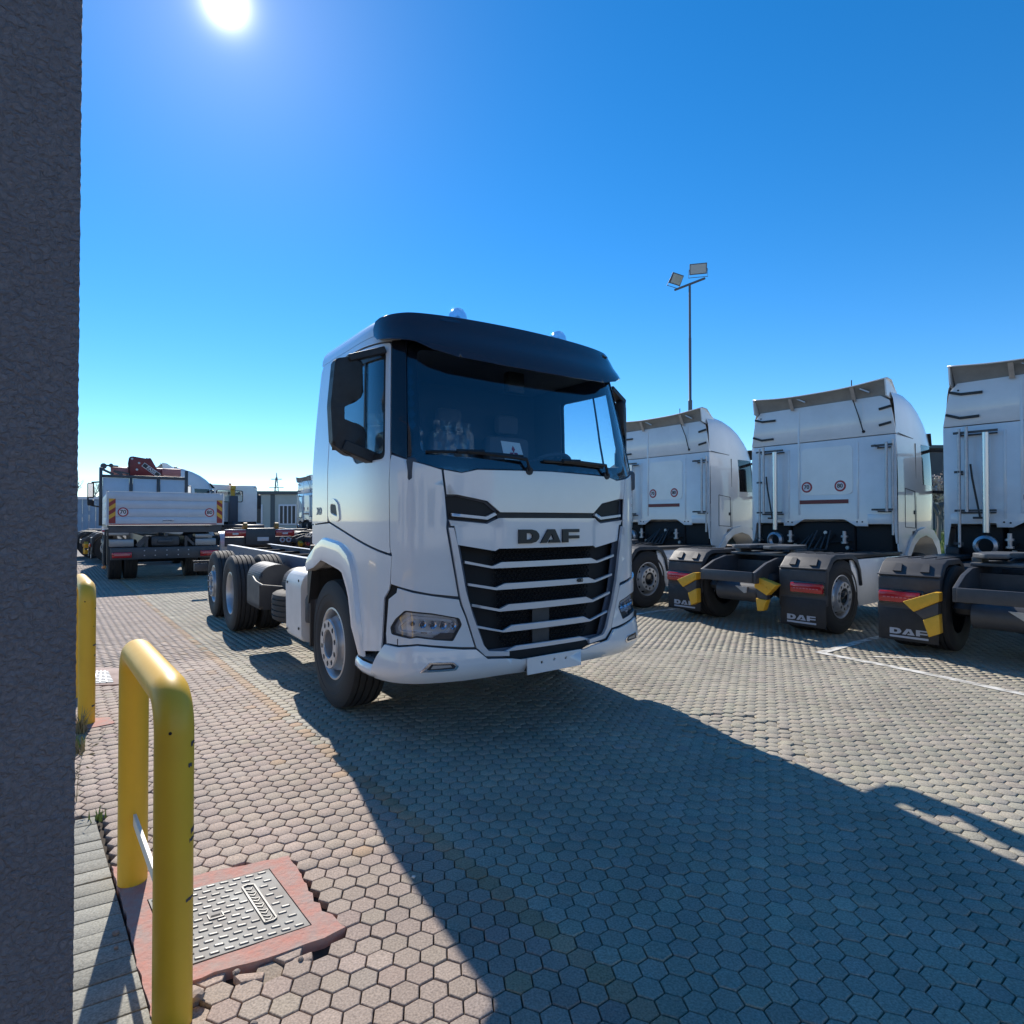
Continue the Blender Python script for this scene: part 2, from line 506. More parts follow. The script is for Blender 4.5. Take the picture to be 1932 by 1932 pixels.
# plan curve of the cab skin, half: arc length -> (x, y)
_hp = [(0, 0), (.25, .006), (.5, .026), (.75, .062), (.92, .105), (1.03, .155), (1.11, .23), (1.16, .33), (1.19, .48), (1.205, .7), (1.21, 1.1), (1.215, 1.735)]
_fine = []
for i in range(len(_hp) - 1):
    p0, p1, p2, p3 = (np.array(_hp[max(i - 1, 0)]) if i else np.array((-_hp[1][0], _hp[1][1]))), np.array(_hp[i]), np.array(_hp[i + 1]), np.array(_hp[min(i + 2, len(_hp) - 1)])
    for t in np.linspace(0, 1, 12, endpoint=False):
        _fine.append(.5 * ((2 * p1) + (-p0 + p2) * t + (2 * p0 - 5 * p1 + 4 * p2 - p3) * t * t + (-p0 + 3 * p1 - 3 * p2 + p3) * t ** 3))
_fine.append(np.array(_hp[-1])); _fine = np.array(_fine)
_arc = np.concatenate([[0], np.cumsum(np.hypot(*np.diff(_fine, axis=0).T))])
def AX(x): return math.copysign(float(np.interp(abs(x), _fine[:, 0], _arc)), x)
def AY(y): return float(np.interp(y, _fine[:, 1], _arc))
AMAX = float(_arc[-1])
def cab_raw(a, z):
    s = 1 if a >= 0 else -1; q = min(abs(a), AMAX)
    x = float(np.interp(q, _arc, _fine[:, 0])); y = float(np.interp(q, _arc, _fine[:, 1]))
    y += max(0, abs(a) - AMAX)
    if s > 0: x -= .046 * max(0, min(1, (x - .80) / .36)) * max(0, min(1, (2.75 - z) / .5))
    k = 0.0
    if z > 1.88: k = .30 * ((z - 1.88) / 1.0) ** 1.15
    elif z < 1.3: k = .0
    y2 = y + k * max(0, 1 - y / 1.6)
    tp = 1 - (.075 * ((z - 1.9) / 1.05) ** 1.3 if z > 1.9 else 0)
    # small shoulder at belt height and tumble-in low down at the grille
    return Vector((s * x * tp, y2, z))
def cab(a, z, o):
    p = cab_raw(a, z); e = .01
    ta = cab_raw(a + e, z) - cab_raw(a - e, z); tz = cab_raw(a, z + e) - cab_raw(a, z - e)
    n = ta.cross(tz).normalized()
    if n.y > .3 and abs(a) < 1: n = -n
    c = Vector((p.x, p.y - .9, 0))
    if n.dot(c) < 0: n = -n
    return p + n * o
def mir(pts): return [(-a, z) for a, z in pts][::-1]
def pan(name, m, outer, holes=(), th=.014, step=.08, off=0.0, parent=truck, both=False, bevel=.004, smooth=40, surf=cab):
    r = []
    for k in ((0, 1) if both else (0,)):
        mb = MB(); panel_mb(mb, surf, mir(outer) if k else outer, [mir(h) if k else h for h in holes], th, step, off)
        r.append(mb.build(name, m, parent, smooth=smooth, bevel=bevel))
    return r
Y_ = lambda y: -AY(y)        # left side
X_ = lambda x: AX(x)
# dark inner shell (what shows in the gaps) with the window openings
win_l = [(-1.275, 1.965), (-1.252, 2.68), (Y_(1.16), 2.70), (Y_(1.20), 2.14), (Y_(.86), 2.07), (Y_(.74), 1.955)]
ws_open = [(X_(-1.04), 1.93), (X_(-.72), 1.865), (X_(0), 1.885), (X_(.72), 1.865), (X_(1.04), 1.93), (X_(1.00), 2.78), (X_(0), 2.80), (X_(-1.00), 2.78)]
low = [(-AMAX, 1.30), (-AMAX, 2.86), (AMAX, 2.86), (AMAX, 1.30), (AY(1.0), 1.40), (AY(.70), 1.05), (AY(.62), .72), (1.28, .60), (0, .52), (-1.28, .60), (Y_(.62), .72), (Y_(.70), 1.05), (Y_(1.0), 1.40)]
grille_hole = [(X_(-.73), 1.36), (X_(.73), 1.36), (X_(.66), .98), (X_(.53), .62), (X_(-.53), .62), (X_(-.66), .98)]
inl_hole = [(X_(-.47), 1.555), (X_(-.54), 1.52), (X_(-.80), 1.54), (X_(-.82), 1.68), (X_(-.56), 1.64), (X_(-.47), 1.575)]
shell = pan('inner_shell', M_INTER, low[::-1], [win_l, mir(win_l), ws_open, grille_hole, inl_hole, mir(inl_hole)], th=.008, off=-.030, bevel=0)[0]

def bump_s(a, z, o):
    t = max(0, min(1, (.72 - z) / .28))
    b = .022 + .030 * sin(min(1, t * 1.6) * pi / 2)
    if z < .50: b -= (.50 - z) * .9
    p = cab(a, 1.0, 0); q = cab(a, 1.0, 1.0) - p
    r = p + q * (b + o); r.z = z
    return r

# ---- left and right doors
door = [(-1.212, 1.303), (-1.222, 1.345), (-1.230, 1.80), (-1.214, 1.985), (-1.180, 2.785), (-1.66, 2.805), (Y_(1.31), 2.80), (Y_(1.335), 2.62), (Y_(1.335), 1.56), (Y_(1.30), 1.52)]
for sgn in (-1, 1):
    mk = (lambda P: P) if sgn < 0 else mir
    d = pan('door', M_WHITE, mk(rpoly(door, .025)), [mk(rpoly([(-1.262, 1.945), (-1.228, 2.735), (Y_(1.18), 2.745), (Y_(1.22), 2.12), (Y_(.86), 2.05), (Y_(.74), 1.935)], .05))])[0]
    pan('window_seal', M_BLACKP, mk(rpoly([(-1.264, 1.948), (-1.231, 2.732), (Y_(1.178), 2.742), (Y_(1.217), 2.123), (Y_(.862), 2.053), (Y_(.742), 1.938)], .05)), [mk(rpoly([(-1.285, 1.985), (-1.255, 2.685), (Y_(1.145), 2.70), (Y_(1.18), 2.155), (Y_(.845), 2.09), (Y_(.722), 1.975)], .04))], th=.014, off=-.006, parent=d, bevel=0)
    pan('window_pane', M_SIDEG, mk([(-1.272, 1.955), (-1.24, 2.70), (Y_(1.16), 2.715), (Y_(1.20), 2.14), (Y_(.855), 2.075), (Y_(.73), 1.955)]), th=.005, off=-.010, parent=d, bevel=0)
    # vertical window bar
    pan('window_bar', M_BLACKP, mk([(-1.542, 1.99), (-1.545, 2.71), (-1.565, 2.71), (-1.563, 1.99)]), th=.008, off=-.004, parent=d, bevel=0)
    # handle: recessed dark grip in a raised oval surround
    hp = rpoly([(Y_(1.275), 1.565), (Y_(1.28), 1.675), (Y_(1.19), 1.705), (Y_(1.08), 1.66), (Y_(1.04), 1.53), (Y_(1.12), 1.515)], .04)
    hi = rpoly([(Y_(1.245), 1.585), (Y_(1.25), 1.655), (Y_(1.13), 1.655), (Y_(1.085), 1.555)], .025)
    h = pan('door_handle', M_WHITE, mk(hp), [mk(hi)], th=.012, off=.012, parent=d, bevel=.004)[0]
    pan('handle_grip', M_BLACKP, mk(rpoly([(Y_(1.24), 1.59), (Y_(1.245), 1.65), (Y_(1.13), 1.65), (Y_(1.09), 1.56)], .02)), th=.006, off=.014, parent=d, bevel=0)
    # raised crease strip along the belt
    # rear quarter and lower side
    pan('rear_quarter_panel', M_WHITE, mk([(Y_(1.348), 1.514), (Y_(1.348), 2.60), (Y_(1.325), 2.812), (-1.66, 2.82), (-1.10, 2.795), (-1.10, 2.865), (Y_(1.70), 2.865), (-AMAX, 2.80), (-AMAX, 1.493)]))
    ls = [(-1.218, 1.10), (-1.206, 1.285), (Y_(1.30), 1.503), (-AMAX, 1.483), (-AMAX, 1.33), (Y_(1.62), 1.31), (Y_(1.41), 1.385), (Y_(1.0), 1.35), (Y_(.80), 1.26), (Y_(.715), 1.10), (Y_(.67), .93), (Y_(.615), .60), (-1.300, .64), (-1.288, .78), (-1.272, 1.00), (-1.228, 1.060)]
    pan('lower_side_panel', M_WHITE, mk(ls))
    # the black slot beside the headlamp panel
    pan('slot_filler', M_DARK, mk([(-1.16, 1.03), (-1.16, 1.10), (-1.225, 1.11), (-1.275, 1.01), (-1.30, .765), (-1.24, .765), (-1.22, .99)]), th=.006, off=-.008, bevel=0)
    # corner panel between door and grille
    pan('corner_panel', M_WHITE, mk([(X_(-.752), 1.010), (X_(-.835), 1.476), (X_(-.832), 1.53), (X_(-.845), 1.70), (X_(-.866), 1.868), (-1.061, 1.918), (-1.200, 1.968), (-1.213, 1.93), (-1.222, 1.80), (-1.214, 1.34), (-1.200, 1.295), (-1.209, 1.135), (-1.207, 1.100), (-1.054, 1.060), (-.936, 1.035)]), off=.004)
    # black A-pillar
    pan('windscreen_pillar', M_GLOSSB, mk([(-1.204, 1.985), (-1.093, 1.935), (-1.060, 2.80), (-1.170, 2.80)]), off=.002)
    # headlamp panel
    hl = rpoly([(-1.104, .930), (-.936, .908), (-.753, .866), (-.733, .820), (-.796, .713), (-.925, .730), (-1.034, .750), (-1.069, .742), (-1.194, .768), (-1.202, .813), (-1.167, .870)], .012)
    hpnl = [(-1.228, .70), (-1.234, .77), (-1.214, 1.0), (-1.158, 1.045), (-1.152, 1.076), (-1.054, 1.046), (-.936, 1.022), (-.756, .990), (X_(-.742), .95), (X_(-.708), .87), (X_(-.64), .66), (-.737, .668), (-1.026, .708), (-1.14, .698), (-1.225, .706)]
    pnl = pan('headlamp_panel', M_WHITE, mk(hpnl), [mk(hl)], off=.016, th=.016)[0]
    L = MB()
    hi2 = [(a, z) for a, z in hl]
    ca = sum(p[0] for p in hl) / len(hl); cz = sum(p[1] for p in hl) / len(hl)
    shr = lambda k: [(ca + (a - ca) * k, cz + (z - cz) * (k - .04)) for a, z in hl]
    lamp = pan('headlight', M_BLACKP, mk(hl), [mk(shr(.955))], off=.010, th=.020, bevel=0)[0]
    pan('lamp_back', mat('lamp_housing', (.82, .84, .85), .22, metal=.4), mk(shr(.97)), off=-.022, th=.008, parent=lamp, bevel=0)
    pan('lens', M_LENS, mk(shr(.97)), off=.018, th=.004, parent=lamp, bevel=0)
    # inner frame, light blade and four reflector cells
    fr = [(ca + (a - ca) * .80, cz + .004 + (z - cz) * .66) for a, z in hl]
    fri = [(ca + (a - ca) * .74, cz + .004 + (z - cz) * .50) for a, z in hl]
    pan('lamp_bezel', M_SILVER, mk(fr), [mk(fri)], off=-.01, th=.016, parent=lamp, bevel=0)
    for k in range(5):
        xx = -1.065 + k * .068; zz = .838 - k * .006
        p = cab(-sgn * xx if sgn > 0 else xx, zz, .0); p.x = abs(p.x) * sgn
        mb = MB(); rr_ = (.016, .025, .027, .027, .025)[k]
        mb.lathe([(0, -.006), (rr_ * .35, -.004), (rr_ * .8, .006), (rr_, .012), (rr_ * 1.08, .010), (rr_ * 1.1, -.004)], 9, Matrix.Translation(p) @ Rm(radians(90), 'X') @ Rm(k * .7, 'Z'))
        mb.build('reflector_cell', M_CHROME, lamp, smooth=20)
        mb = MB(); mb.lathe([(0, .012), (rr_ * .30, .008), (rr_ * .42, -.002)], 12, Matrix.Translation(p) @ Rm(radians(90), 'X')); mb.build('lamp_core', mat('lamp_core_dark', (.05, .055, .07), .1, coat=.5), lamp)
    pan('lower_blade', M_CHROME, mk([(X_(-1.04), .778), (X_(-.93), .768), (X_(-.92), .776), (X_(-1.04), .788)]), off=-.006, th=.012, parent=lamp, bevel=0)
    pan('indicator', M_GREYP, mk([(X_(-.93), .735), (X_(-.87), .770), (X_(-.775), .765), (X_(-.792), .722)]), off=.004, th=.010, parent=lamp, bevel=0)
    pan('light_blade', mat('light_blade', (.75, .78, .82), .2), mk([(X_(-1.10), .905), (X_(-.80), .868), (X_(-.765), .835), (X_(-.76), .848), (X_(-.79), .88), (X_(-1.09), .918)]), off=-.004, th=.010, parent=lamp, bevel=0)
    # frame strip round the grille
    pan('grille_frame', M_SILVER, mk([(X_(-.822), 1.478), (X_(-.742), 1.006), (X_(-.728), .95), (X_(-.696), .87), (X_(-.628), .655), (X_(-.56), .59), (X_(-.375), .572), (X_(-.375), .604), (X_(-.535), .622), (X_(-.575), .668), (X_(-.655), .88), (X_(-.705), 1.05), (X_(-.760), 1.352), (X_(-.788), 1.478)]), off=.012, th=.024)
    # upper air inlet
    inl = pan('upper_inlet', M_MESH, mk([(X_(-.45), 1.55), (X_(-.535), 1.510), (X_(-.815), 1.535), (X_(-.832), 1.69), (X_(-.76), 1.694), (X_(-.55), 1.652), (X_(-.445), 1.573)]), off=-.03, th=.01)[0]
    pan('inlet_strip', M_SILVER, mk([(X_(-.462), 1.566), (X_(-.535), 1.532), (X_(-.795), 1.556), (X_(-.797), 1.576), (X_(-.545), 1.553), (X_(-.48), 1.582)]), off=-.012, th=.024, parent=inl, bevel=.002)
    # fog lamp
    fg = rpoly([(X_(-1.0), .528), (X_(-.945), .592), (X_(-.80), .582), (X_(-.765), .552), (X_(-.785), .526)], .008)
    f = pan('fog_lamp', M_CHROME, mk(fg), [mk([(X_(-.965), .540), (X_(-.935), .578), (X_(-.805), .570), (X_(-.785), .552), (X_(-.795), .538)])], off=.016, th=.008, bevel=.002, surf=bump_s)[0]
    pan('fog_lens', M_BLACKP, mk(fg), off=.012, th=.0075, parent=f, bevel=0, surf=bump_s)
    pan('fog_reflector', M_STEEL, mk([(X_(-.94), .548), (X_(-.925), .570), (X_(-.82), .564), (X_(-.81), .550)]), off=.016, th=.006, parent=f, bevel=0, surf=bump_s)

# ---- front centre panels
hood = [(X_(-.852), 1.868), (X_(-.73), 1.850), (X_(-.615), 1.876), (X_(0), 1.886), (X_(.615), 1.876), (X_(.73), 1.850), (X_(.852), 1.868), (X_(.832), 1.703), (X_(.76), 1.702), (X_(.54), 1.662), (X_(.44), 1.584), (X_(-.44), 1.584), (X_(-.54), 1.662), (X_(-.76), 1.702), (X_(-.832), 1.703)]
pan('hood_panel', M_WHITE, hood, off=.006)
pan('inlet_bridge', M_BLACKP, [(X_(-.455), 1.536), (X_(-.455), 1.588), (X_(.455), 1.588), (X_(.455), 1.536)], off=-.016, th=.012, step=.03, bevel=0)
emb = [(X_(-.815), 1.528), (X_(-.535), 1.502), (X_(-.45), 1.543), (X_(.45), 1.543), (X_(.535), 1.502), (X_(.815), 1.528), (X_(.80), 1.49), (X_(.775), 1.49), (X_(.752), 1.360), (X_(.475), 1.312), (X_(.447), 1.328), (X_(-.447), 1.328), (X_(-.475), 1.312), (X_(-.752), 1.360), (X_(-.775), 1.49), (X_(-.80), 1.49)]
def emb_s(a, z, o):
    t = max(0, min(1, (abs(a) - .43) / .035)); w = max(0, min(1, (1.545 - z) / .03))
    return cab(a, z, o - .016 * t * w)
pan('emblem_panel', M_WHITE, emb, off=.010, surf=emb_s, step=.035, smooth=22)
def emb_flat(x, z, o): return cab(X_(-.299 + x), 1.3615 + z, .026 + o)
letters(truck, M_INK, emb_flat, 1.0, .014)
# grille: black mesh plate, hexagonal relief, silver slats
gr = [(X_(-.765), 1.38), (X_(.765), 1.38), (X_(.70), .98), (X_(.56), .60), (X_(-.56), .60), (X_(-.70), .98)]
grille = pan('grille', M_DARK, gr, off=-.085, th=.01, bevel=0)[0]
mb = MB()
for r in range(30):
    zc = .64 + r * .0245
    for q in range(-18, 19):
        xc = (q + (r % 2) * .5) * .037
        lim = .40 + (zc - .6) * .10
        if abs(xc) > lim: continue
        c6 = [(cos(pi / 3 * q2), sin(pi / 3 * q2)) for q2 in range(6)]
        o6 = [cab(X_(xc + .0195 * a), zc + .0135 * b, -.050) for a, b in c6]; i6 = [cab(X_(xc + .0130 * a), zc + .0085 * b, -.058) for a, b in c6]
        mb.add(o6 + i6, [(q2, (q2 + 1) % 6, 6 + (q2 + 1) % 6, 6 + q2) for q2 in range(6)])
o = mb.build('mesh_cells', M_MESH, truck, smooth=None); o['kind'] = 'stuff'
pan('sensor_plate', M_GREYP, [(X_(-.13), .62), (X_(-.13), .89), (X_(.03), .89), (X_(.03), .62)], off=-.05, th=.008)
rows = [(1.232, 1.206, 1.190, .672, 1.246, 1.232), (1.081, 1.056, 1.037, .648, 1.092, 1.079), (.931, .903, .885, .618, .948, .934), (.782, .750, .735, .590, .799, .786), (.632, .603, .588, .50, .632, .62)]
for i, (zt, zm, zl, xe, ze, zf) in enumerate(rows):
    xa, xb = .495 - .028 * i, .405 - .027 * i + .015
    sl = [(X_(-xe - .03), ze + .004), (X_(-xa), zm), (X_(-xb), zt), (X_(xb), zt), (X_(xa), zm), (X_(xe + .03), ze + .004), (X_(xe + .03), zf), (X_(xa), zl), (X_(-xa), zl), (X_(-xe - .03), zf)]
    if i == 4: sl = [(X_(-.40), zm), (X_(-.30), zt), (X_(.30), zt), (X_(.40), zm), (X_(.375), .578), (X_(-.375), .578)]
    pan('grille_slat', M_SILVER, sl, off=-.012, th=.022, bevel=.004)
mb = MB()
p = cab(X_(.29), 1.065, .016)
text_mb(mb, '480', .042, .003, Tm(*p) @ Rm(radians(-1.5), 'Z') @ Rm(radians(90), 'X'))
mb.build('power_badge', M_INK, truck, smooth=None)
mb = MB()
p = cab(Y_(1.55), 1.60, .017)
text_mb(mb, 'XD', .085, .003, Tm(*p) @ Rm(radians(-90), 'Z') @ Rm(radians(90), 'X'))
mb.build('model_badge', mat('badge_blue', (.12, .2, .28), .3), truck, smooth=None)
# ---- bumper: bulging beam with a rounded lower lip
bp = [(-1.358, .482), (-1.290, .611), (-1.235, .697), (-1.14, .688), (-1.026, .698), (X_(-.73), .655), (X_(-.64), .648), (X_(-.56), .578), (X_(-.375), .560), (X_(-.30), .545), (X_(.30), .545), (X_(.375), .560), (X_(.56), .578), (X_(.64), .648), (X_(.73), .655), (1.026, .698), (1.14, .688), (1.235, .697), (1.290, .611), (1.358, .482), (1.355, .450), (1.15, .444), (X_(.70), .435), (X_(.40), .442), (X_(.27), .44), (X_(-.27), .44), (X_(-.40), .442), (X_(-.70), .435), (-1.15, .444), (-1.355, .450)]
pan('bumper', M_WHITE, bp, surf=bump_s, th=.018, step=.05)
pan('bumper_slot', M_DARK, [(X_(-.40), .565), (X_(-.36), .600), (X_(.36), .600), (X_(.40), .565), (X_(.3), .530), (X_(-.3), .530)], off=.006, th=.008)
# number plate holder with three screw holes
pl = MB(); panel_mb(pl, lambda x, z, o: (x, -.070 - o, z), [(-.265, .432), (-.265, .552), (.238, .556), (.238, .436)], [circ(-.135, .507, .010, 10), circ(-.022, .515, .010, 10), circ(.088, .510, .010, 10)], th=.012, step=.2)
plate = pl.build('number_plate', M_WHITE2, truck, bevel=.003)
MB().box(-.25, .22, -.069, -.02, .45, .54).build('plate_backing', M_DARK, plate)

# ---- wheel arch flares, steps, rear mud wing
def flare(o_, i_, off0, off1):
    def f(k, s): return None
for sgn in (-1, 1):
    outer = [(1.80, 1.17), (1.66, 1.315), (1.41, 1.405), (1.0, 1.37), (.79, 1.275), (.70, 1.11), (.655, .95), (.60, .70), (.575, .55)]
    inner = [(1.76, 1.09), (1.61, 1.13), (1.41, 1.205), (.93, 1.145), (.80, 1.0), (.775, .94), (.73, .80), (.70, .66), (.685, .55)]
    # resample both curves to the same count
    def rs(c, n=22):
        c = np.array(c); s = np.concatenate([[0], np.cumsum(np.hypot(*np.diff(c, axis=0).T))]); t = np.linspace(0, s[-1], n)
        return np.stack([np.interp(t, s, c[:, 0]), np.interp(t, s, c[:, 1])], 1)
    O, I = rs(outer), rs(inner)
    n = len(O); vs = []; fs = []
    for k in range(n):
        xo = (1.198 if O[k][0] < 1.7 else 1.215)
        e = min(1, (n - 1 - k) / 4 + .25)
        vs += [(sgn * (xo + .004), *O[k]), (sgn * (xo + .052 * e), *(O[k] * .86 + I[k] * .14)), (sgn * (xo + .062 * e), *(O[k] * .45 + I[k] * .55)), (sgn * (xo + .058 * e), *I[k]), (sgn * (xo - .12), *I[k])]
    for k in range(n - 1):
        for q in range(4): fs.append((k * 5 + q, (k + 1) * 5 + q, (k + 1) * 5 + q + 1, k * 5 + q + 1))
    MB().add(vs, fs).build('wheel_arch', M_WHITE, truck, smooth=50)
    MB().add([(sgn * 1.19, y, z) for y, z in I] + [(sgn * .60, y, z) for y, z in I], [(k, k + 1, n + k + 1, n + k) for k in range(n - 1)]).build('wheel_well', M_DARK, truck)
    # mud flap behind the front wheel, enlarged to block sun under the cab
    mb = MB(); mb.box(*sorted((sgn * 1.21, sgn * .50)), 1.84, 1.87, .42, 1.31, .008)
    mb.prism([(1.76, 1.09), (1.80, 1.17), (1.88, 1.10), (1.88, .80), (1.85, .80)], 1.15 if sgn > 0 else -1.225, 1.225 if sgn > 0 else -1.15, MYZ)
    mb.build('mud_flap', M_BLACKP, truck)
    # step well and lower sill
    MB().box(*sorted((sgn * 1.13, sgn * .80)), .20, .70, .48, .74).build('step_recess', M_DARK, truck)
    Rk = Tm(sgn * 1.135, 0, .585) @ Rm(radians(26 * sgn), 'Y')
    tr = MB(); tr.box(-.085, .085, .34, .672, -.012, .012, .004, M=Rk)
    for i in range(6):
        for j in range(3):
            tr.lathe([(0, .006), (.010, .005), (.013, 0)], 8, Rk @ Tm(-.05 + j * .05, .37 + i * .052, .012))
    tr.build('step', M_GREYP, truck)
    mb = MB(); vs = []
    prf = [(1.232, .545), (1.250, .520), (1.252, .490), (1.235, .462), (1.18, .452), (1.0, .455)]
    ys = [(.375, -.022, .0), (.44, -.006, .0), (.55, .0, .0), (.66, -.004, .008), (.70, -.02, .016)]
    for y, dx, dz in ys: vs += [(sgn * (x + dx), y, z + dz) for x, z in prf]
    m6 = len(prf)
    mb.add(vs, [(k * m6 + q, (k + 1) * m6 + q, (k + 1) * m6 + q + 1, k * m6 + q + 1) for k in range(len(ys) - 1) for q in range(m6 - 1)])
    mb.build('step_sill', M_WHITE, truck, smooth=60)

# ---- roof: rounded loft closing the skin
def roofring(z, s):
    pts = []
    for k in range(-34, 35):
        a = AMAX * k / 34
        p = cab_raw(a, 2.86)
        c = Vector((0, 1.0, 0))
        # move each point inwards by s along plan
        n = (cab(a, 2.86, 1.0) - cab(a, 2.86, 0)); n.z = 0; n.normalize()
        q = p - n * s; q.y = min(q.y, 1.735); q.z = z + .02 * (1 - (q.x / 1.15) ** 2)
        pts.append(q)
    return pts
lv = [(2.868, -.014), (2.91, -.010), (2.955, .004), (2.995, .035), (3.020, .085), (3.032, .17), (3.044, .35), (3.05, .6)]
vs = []; fs = []
for z, s in lv: vs += roofring(z, s)
n = 69
for i in range(len(lv) - 1):
    for k in range(n - 1): fs.append((i * n + k, i * n + k + 1, (i + 1) * n + k + 1, (i + 1) * n + k))
t0 = (len(lv) - 1) * n
for k in range(n // 2): 
    if k < n - 2 - k: fs.append((t0 + k, t0 + k + 1, t0 + n - 2 - k, t0 + n - 1 - k))
for i in range(len(lv) - 1): fs.append((i * n, (i + 1) * n, (i + 1) * n + n - 1, i * n + n - 1))
MB().add(vs, fs).build('roof', M_WHITE, truck, smooth=50)
mb = MB(); mb.prism([(-1.215, 1.32), (1.215, 1.32), (1.19, 2.2), (1.13, 2.87), (1.08, 2.99), (-1.08, 2.99), (-1.13, 2.87), (-1.19, 2.2)], 1.722, 1.745, MXZR)
mb.build('rear_wall', M_WHITE, truck)

# ---- windscreen with black border, visor, wipers
wso = [(-1.088, 1.935), (-.885, 1.880), (X_(-.72), 1.858), (X_(-.61), 1.885), (X_(0), 1.893), (X_(.61), 1.885), (X_(.72), 1.858), (.885, 1.880), (1.088, 1.935), (1.055, 2.80), (X_(0), 2.82), (-1.055, 2.80)]
wsi = [(X_(-.99), 1.985), (X_(-.70), 1.955), (X_(0), 1.965), (X_(.70), 1.955), (X_(.99), 1.985), (X_(.97), 2.74), (X_(0), 2.76), (X_(-.97), 2.74)]
pan('windscreen_border', M_GLOSSB, wso, [rpoly(wsi, .05)], th=.007, off=-.004, bevel=0)
pan('windscreen', M_GLASS, wso, th=.004, off=.003, bevel=0)
def visor_s(a, z, o):
    t = max(0, min(1.2, (3.04 - z) / .36))
    p = cab(a, min(z, 2.88), 0); q = cab(a, 2.5, 1.0) - cab(a, 2.5, 0); q.z = 0; q.normalize()
    bul = -.01 + .135 * sin(min(1, t) * pi / 2) if z < 3.04 else -.01
    w = max(0, min(1, (1.40 - abs(a)) / .35))
    r = p + q * (bul * (.25 + .75 * w) + o); r.z = z - .012 * (1 - w)
    return r
vh = [(-1.36, 2.985), (-1.375, 2.93), (-1.345, 2.87), (-1.27, 2.82), (-1.12, 2.79), (-1.00, 2.765), (-.90, 2.715), (-.72, 2.675), (-.35, 2.655)]
vo = vh + [(0, 2.650)] + [(-a, z) for a, z in vh[::-1]] + [(1.30, 3.0), (1.0, 3.012), (.6, 3.018), (0, 3.02), (-.6, 3.018), (-1.0, 3.012), (-1.30, 3.0)]
M_VISOR = mat('visor_smoke', (.032, .023, .027), .09, coat=.5)
visor = pan('sun_visor', M_VISOR, vo, surf=visor_s, th=.008, step=.05)[0]
for x in (-.80, .93):
    pan('marker_lamp', M_LENS if x < 0 else M_STEEL, rpoly([(X_(x), 2.965), (X_(x + .02), 2.99), (X_(x + .17), 2.985), (X_(x + .15), 2.962)] if x < 0 else [(X_(x), 2.965), (X_(x), 2.99), (X_(x + .06), 2.98), (X_(x + .06), 2.96)], .01), surf=visor_s, th=.014, off=.006, parent=visor, bevel=0)
# beacons on the roof
for x in (-.49, .51):
    mb = MB(); mb.lathe([(.072, 0), (.075, .01), (.075, .03), (.07, .05)], 28, Tm(x, .52, 3.015))
    b = mb.build('roof_beacon', M_STEEL, truck)
    mb = MB(); mb.lathe([(.072, .03), (.074, .06), (.068, .10), (.045, .135), (.02, .148), (0, .15)], 28, Tm(x, .52, 3.015))
    mb.build('beacon_dome', M_DOME, b, smooth=80)
    MB().lathe([(0, .04), (.02, .04), (.02, .08), (.008, .09), (0, .09)], 12, Tm(x, .52, 3.015)).build('beacon_bulb', M_CHROME, b)
# wipers
def onws(x, z, o=.03): return cab(X_(x), z, o)
for (x0, z0, x1, z1, px, pz) in ((-.96, 1.985, -.24, 1.985, -.20, 1.885), (-.06, 1.962, .56, 1.945, .60, 1.885)):
    mb = MB()
    blade = [onws(x0 + (x1 - x0) * t, z0 + (z1 - z0) * t + .006 * sin(t * pi), .022) for t in np.linspace(0, 1, 10)]
    mb.tube(blade, .011, 6)
    mb.tube([onws(px, pz, .03), onws(px - .03, pz + .07, .05), onws(x0 * .62 + x1 * .38, z0 + .006, .045)], .013, 6)
    mb.tube([onws(x0 * .72 + x1 * .28, z0 + .004, .034), onws(x0 * .45 + x1 * .55, z0 + .006, .044)], .018, 6)
    mb.lathe([(0, .03), (.03, .028), (.032, 0)], 12, Tm(*onws(px, pz, 0)) @ Rm(radians(90), 'X'))
    mb.build('wiper', M_BLACKP, truck)
# paper card behind the glass
def cardf(x, z, o): return cab(X_(x), z, -.05 - o)
cd = MB(); panel_mb(cd, cardf, [(-.345, 1.925), (-.365, 2.120), (-.20, 2.113), (-.185, 2.02), (-.17, 1.93)], th=.002, step=.2)
card = cd.build('paper_card', M_CARD, truck, smooth=None)
def dia(cx, cz, ang, s=.026):
    c, q = cos(ang), sin(ang)
    P = [(0, 0), (s * .58, s), (0, 2 * s), (-s * .58, s)]
    return [(cx + u * c - v * q, cz + u * q + v * c) for u, v in P]
for k in range(3):
    mb = MB(); panel_mb(mb, lambda x, z, o: cab(X_(x), z, -.047 - o), dia(-.268, 2.035, radians(120 * k)), th=.002, step=.2)
    mb.build('card_diamond', M_CARDRED, card, smooth=None)

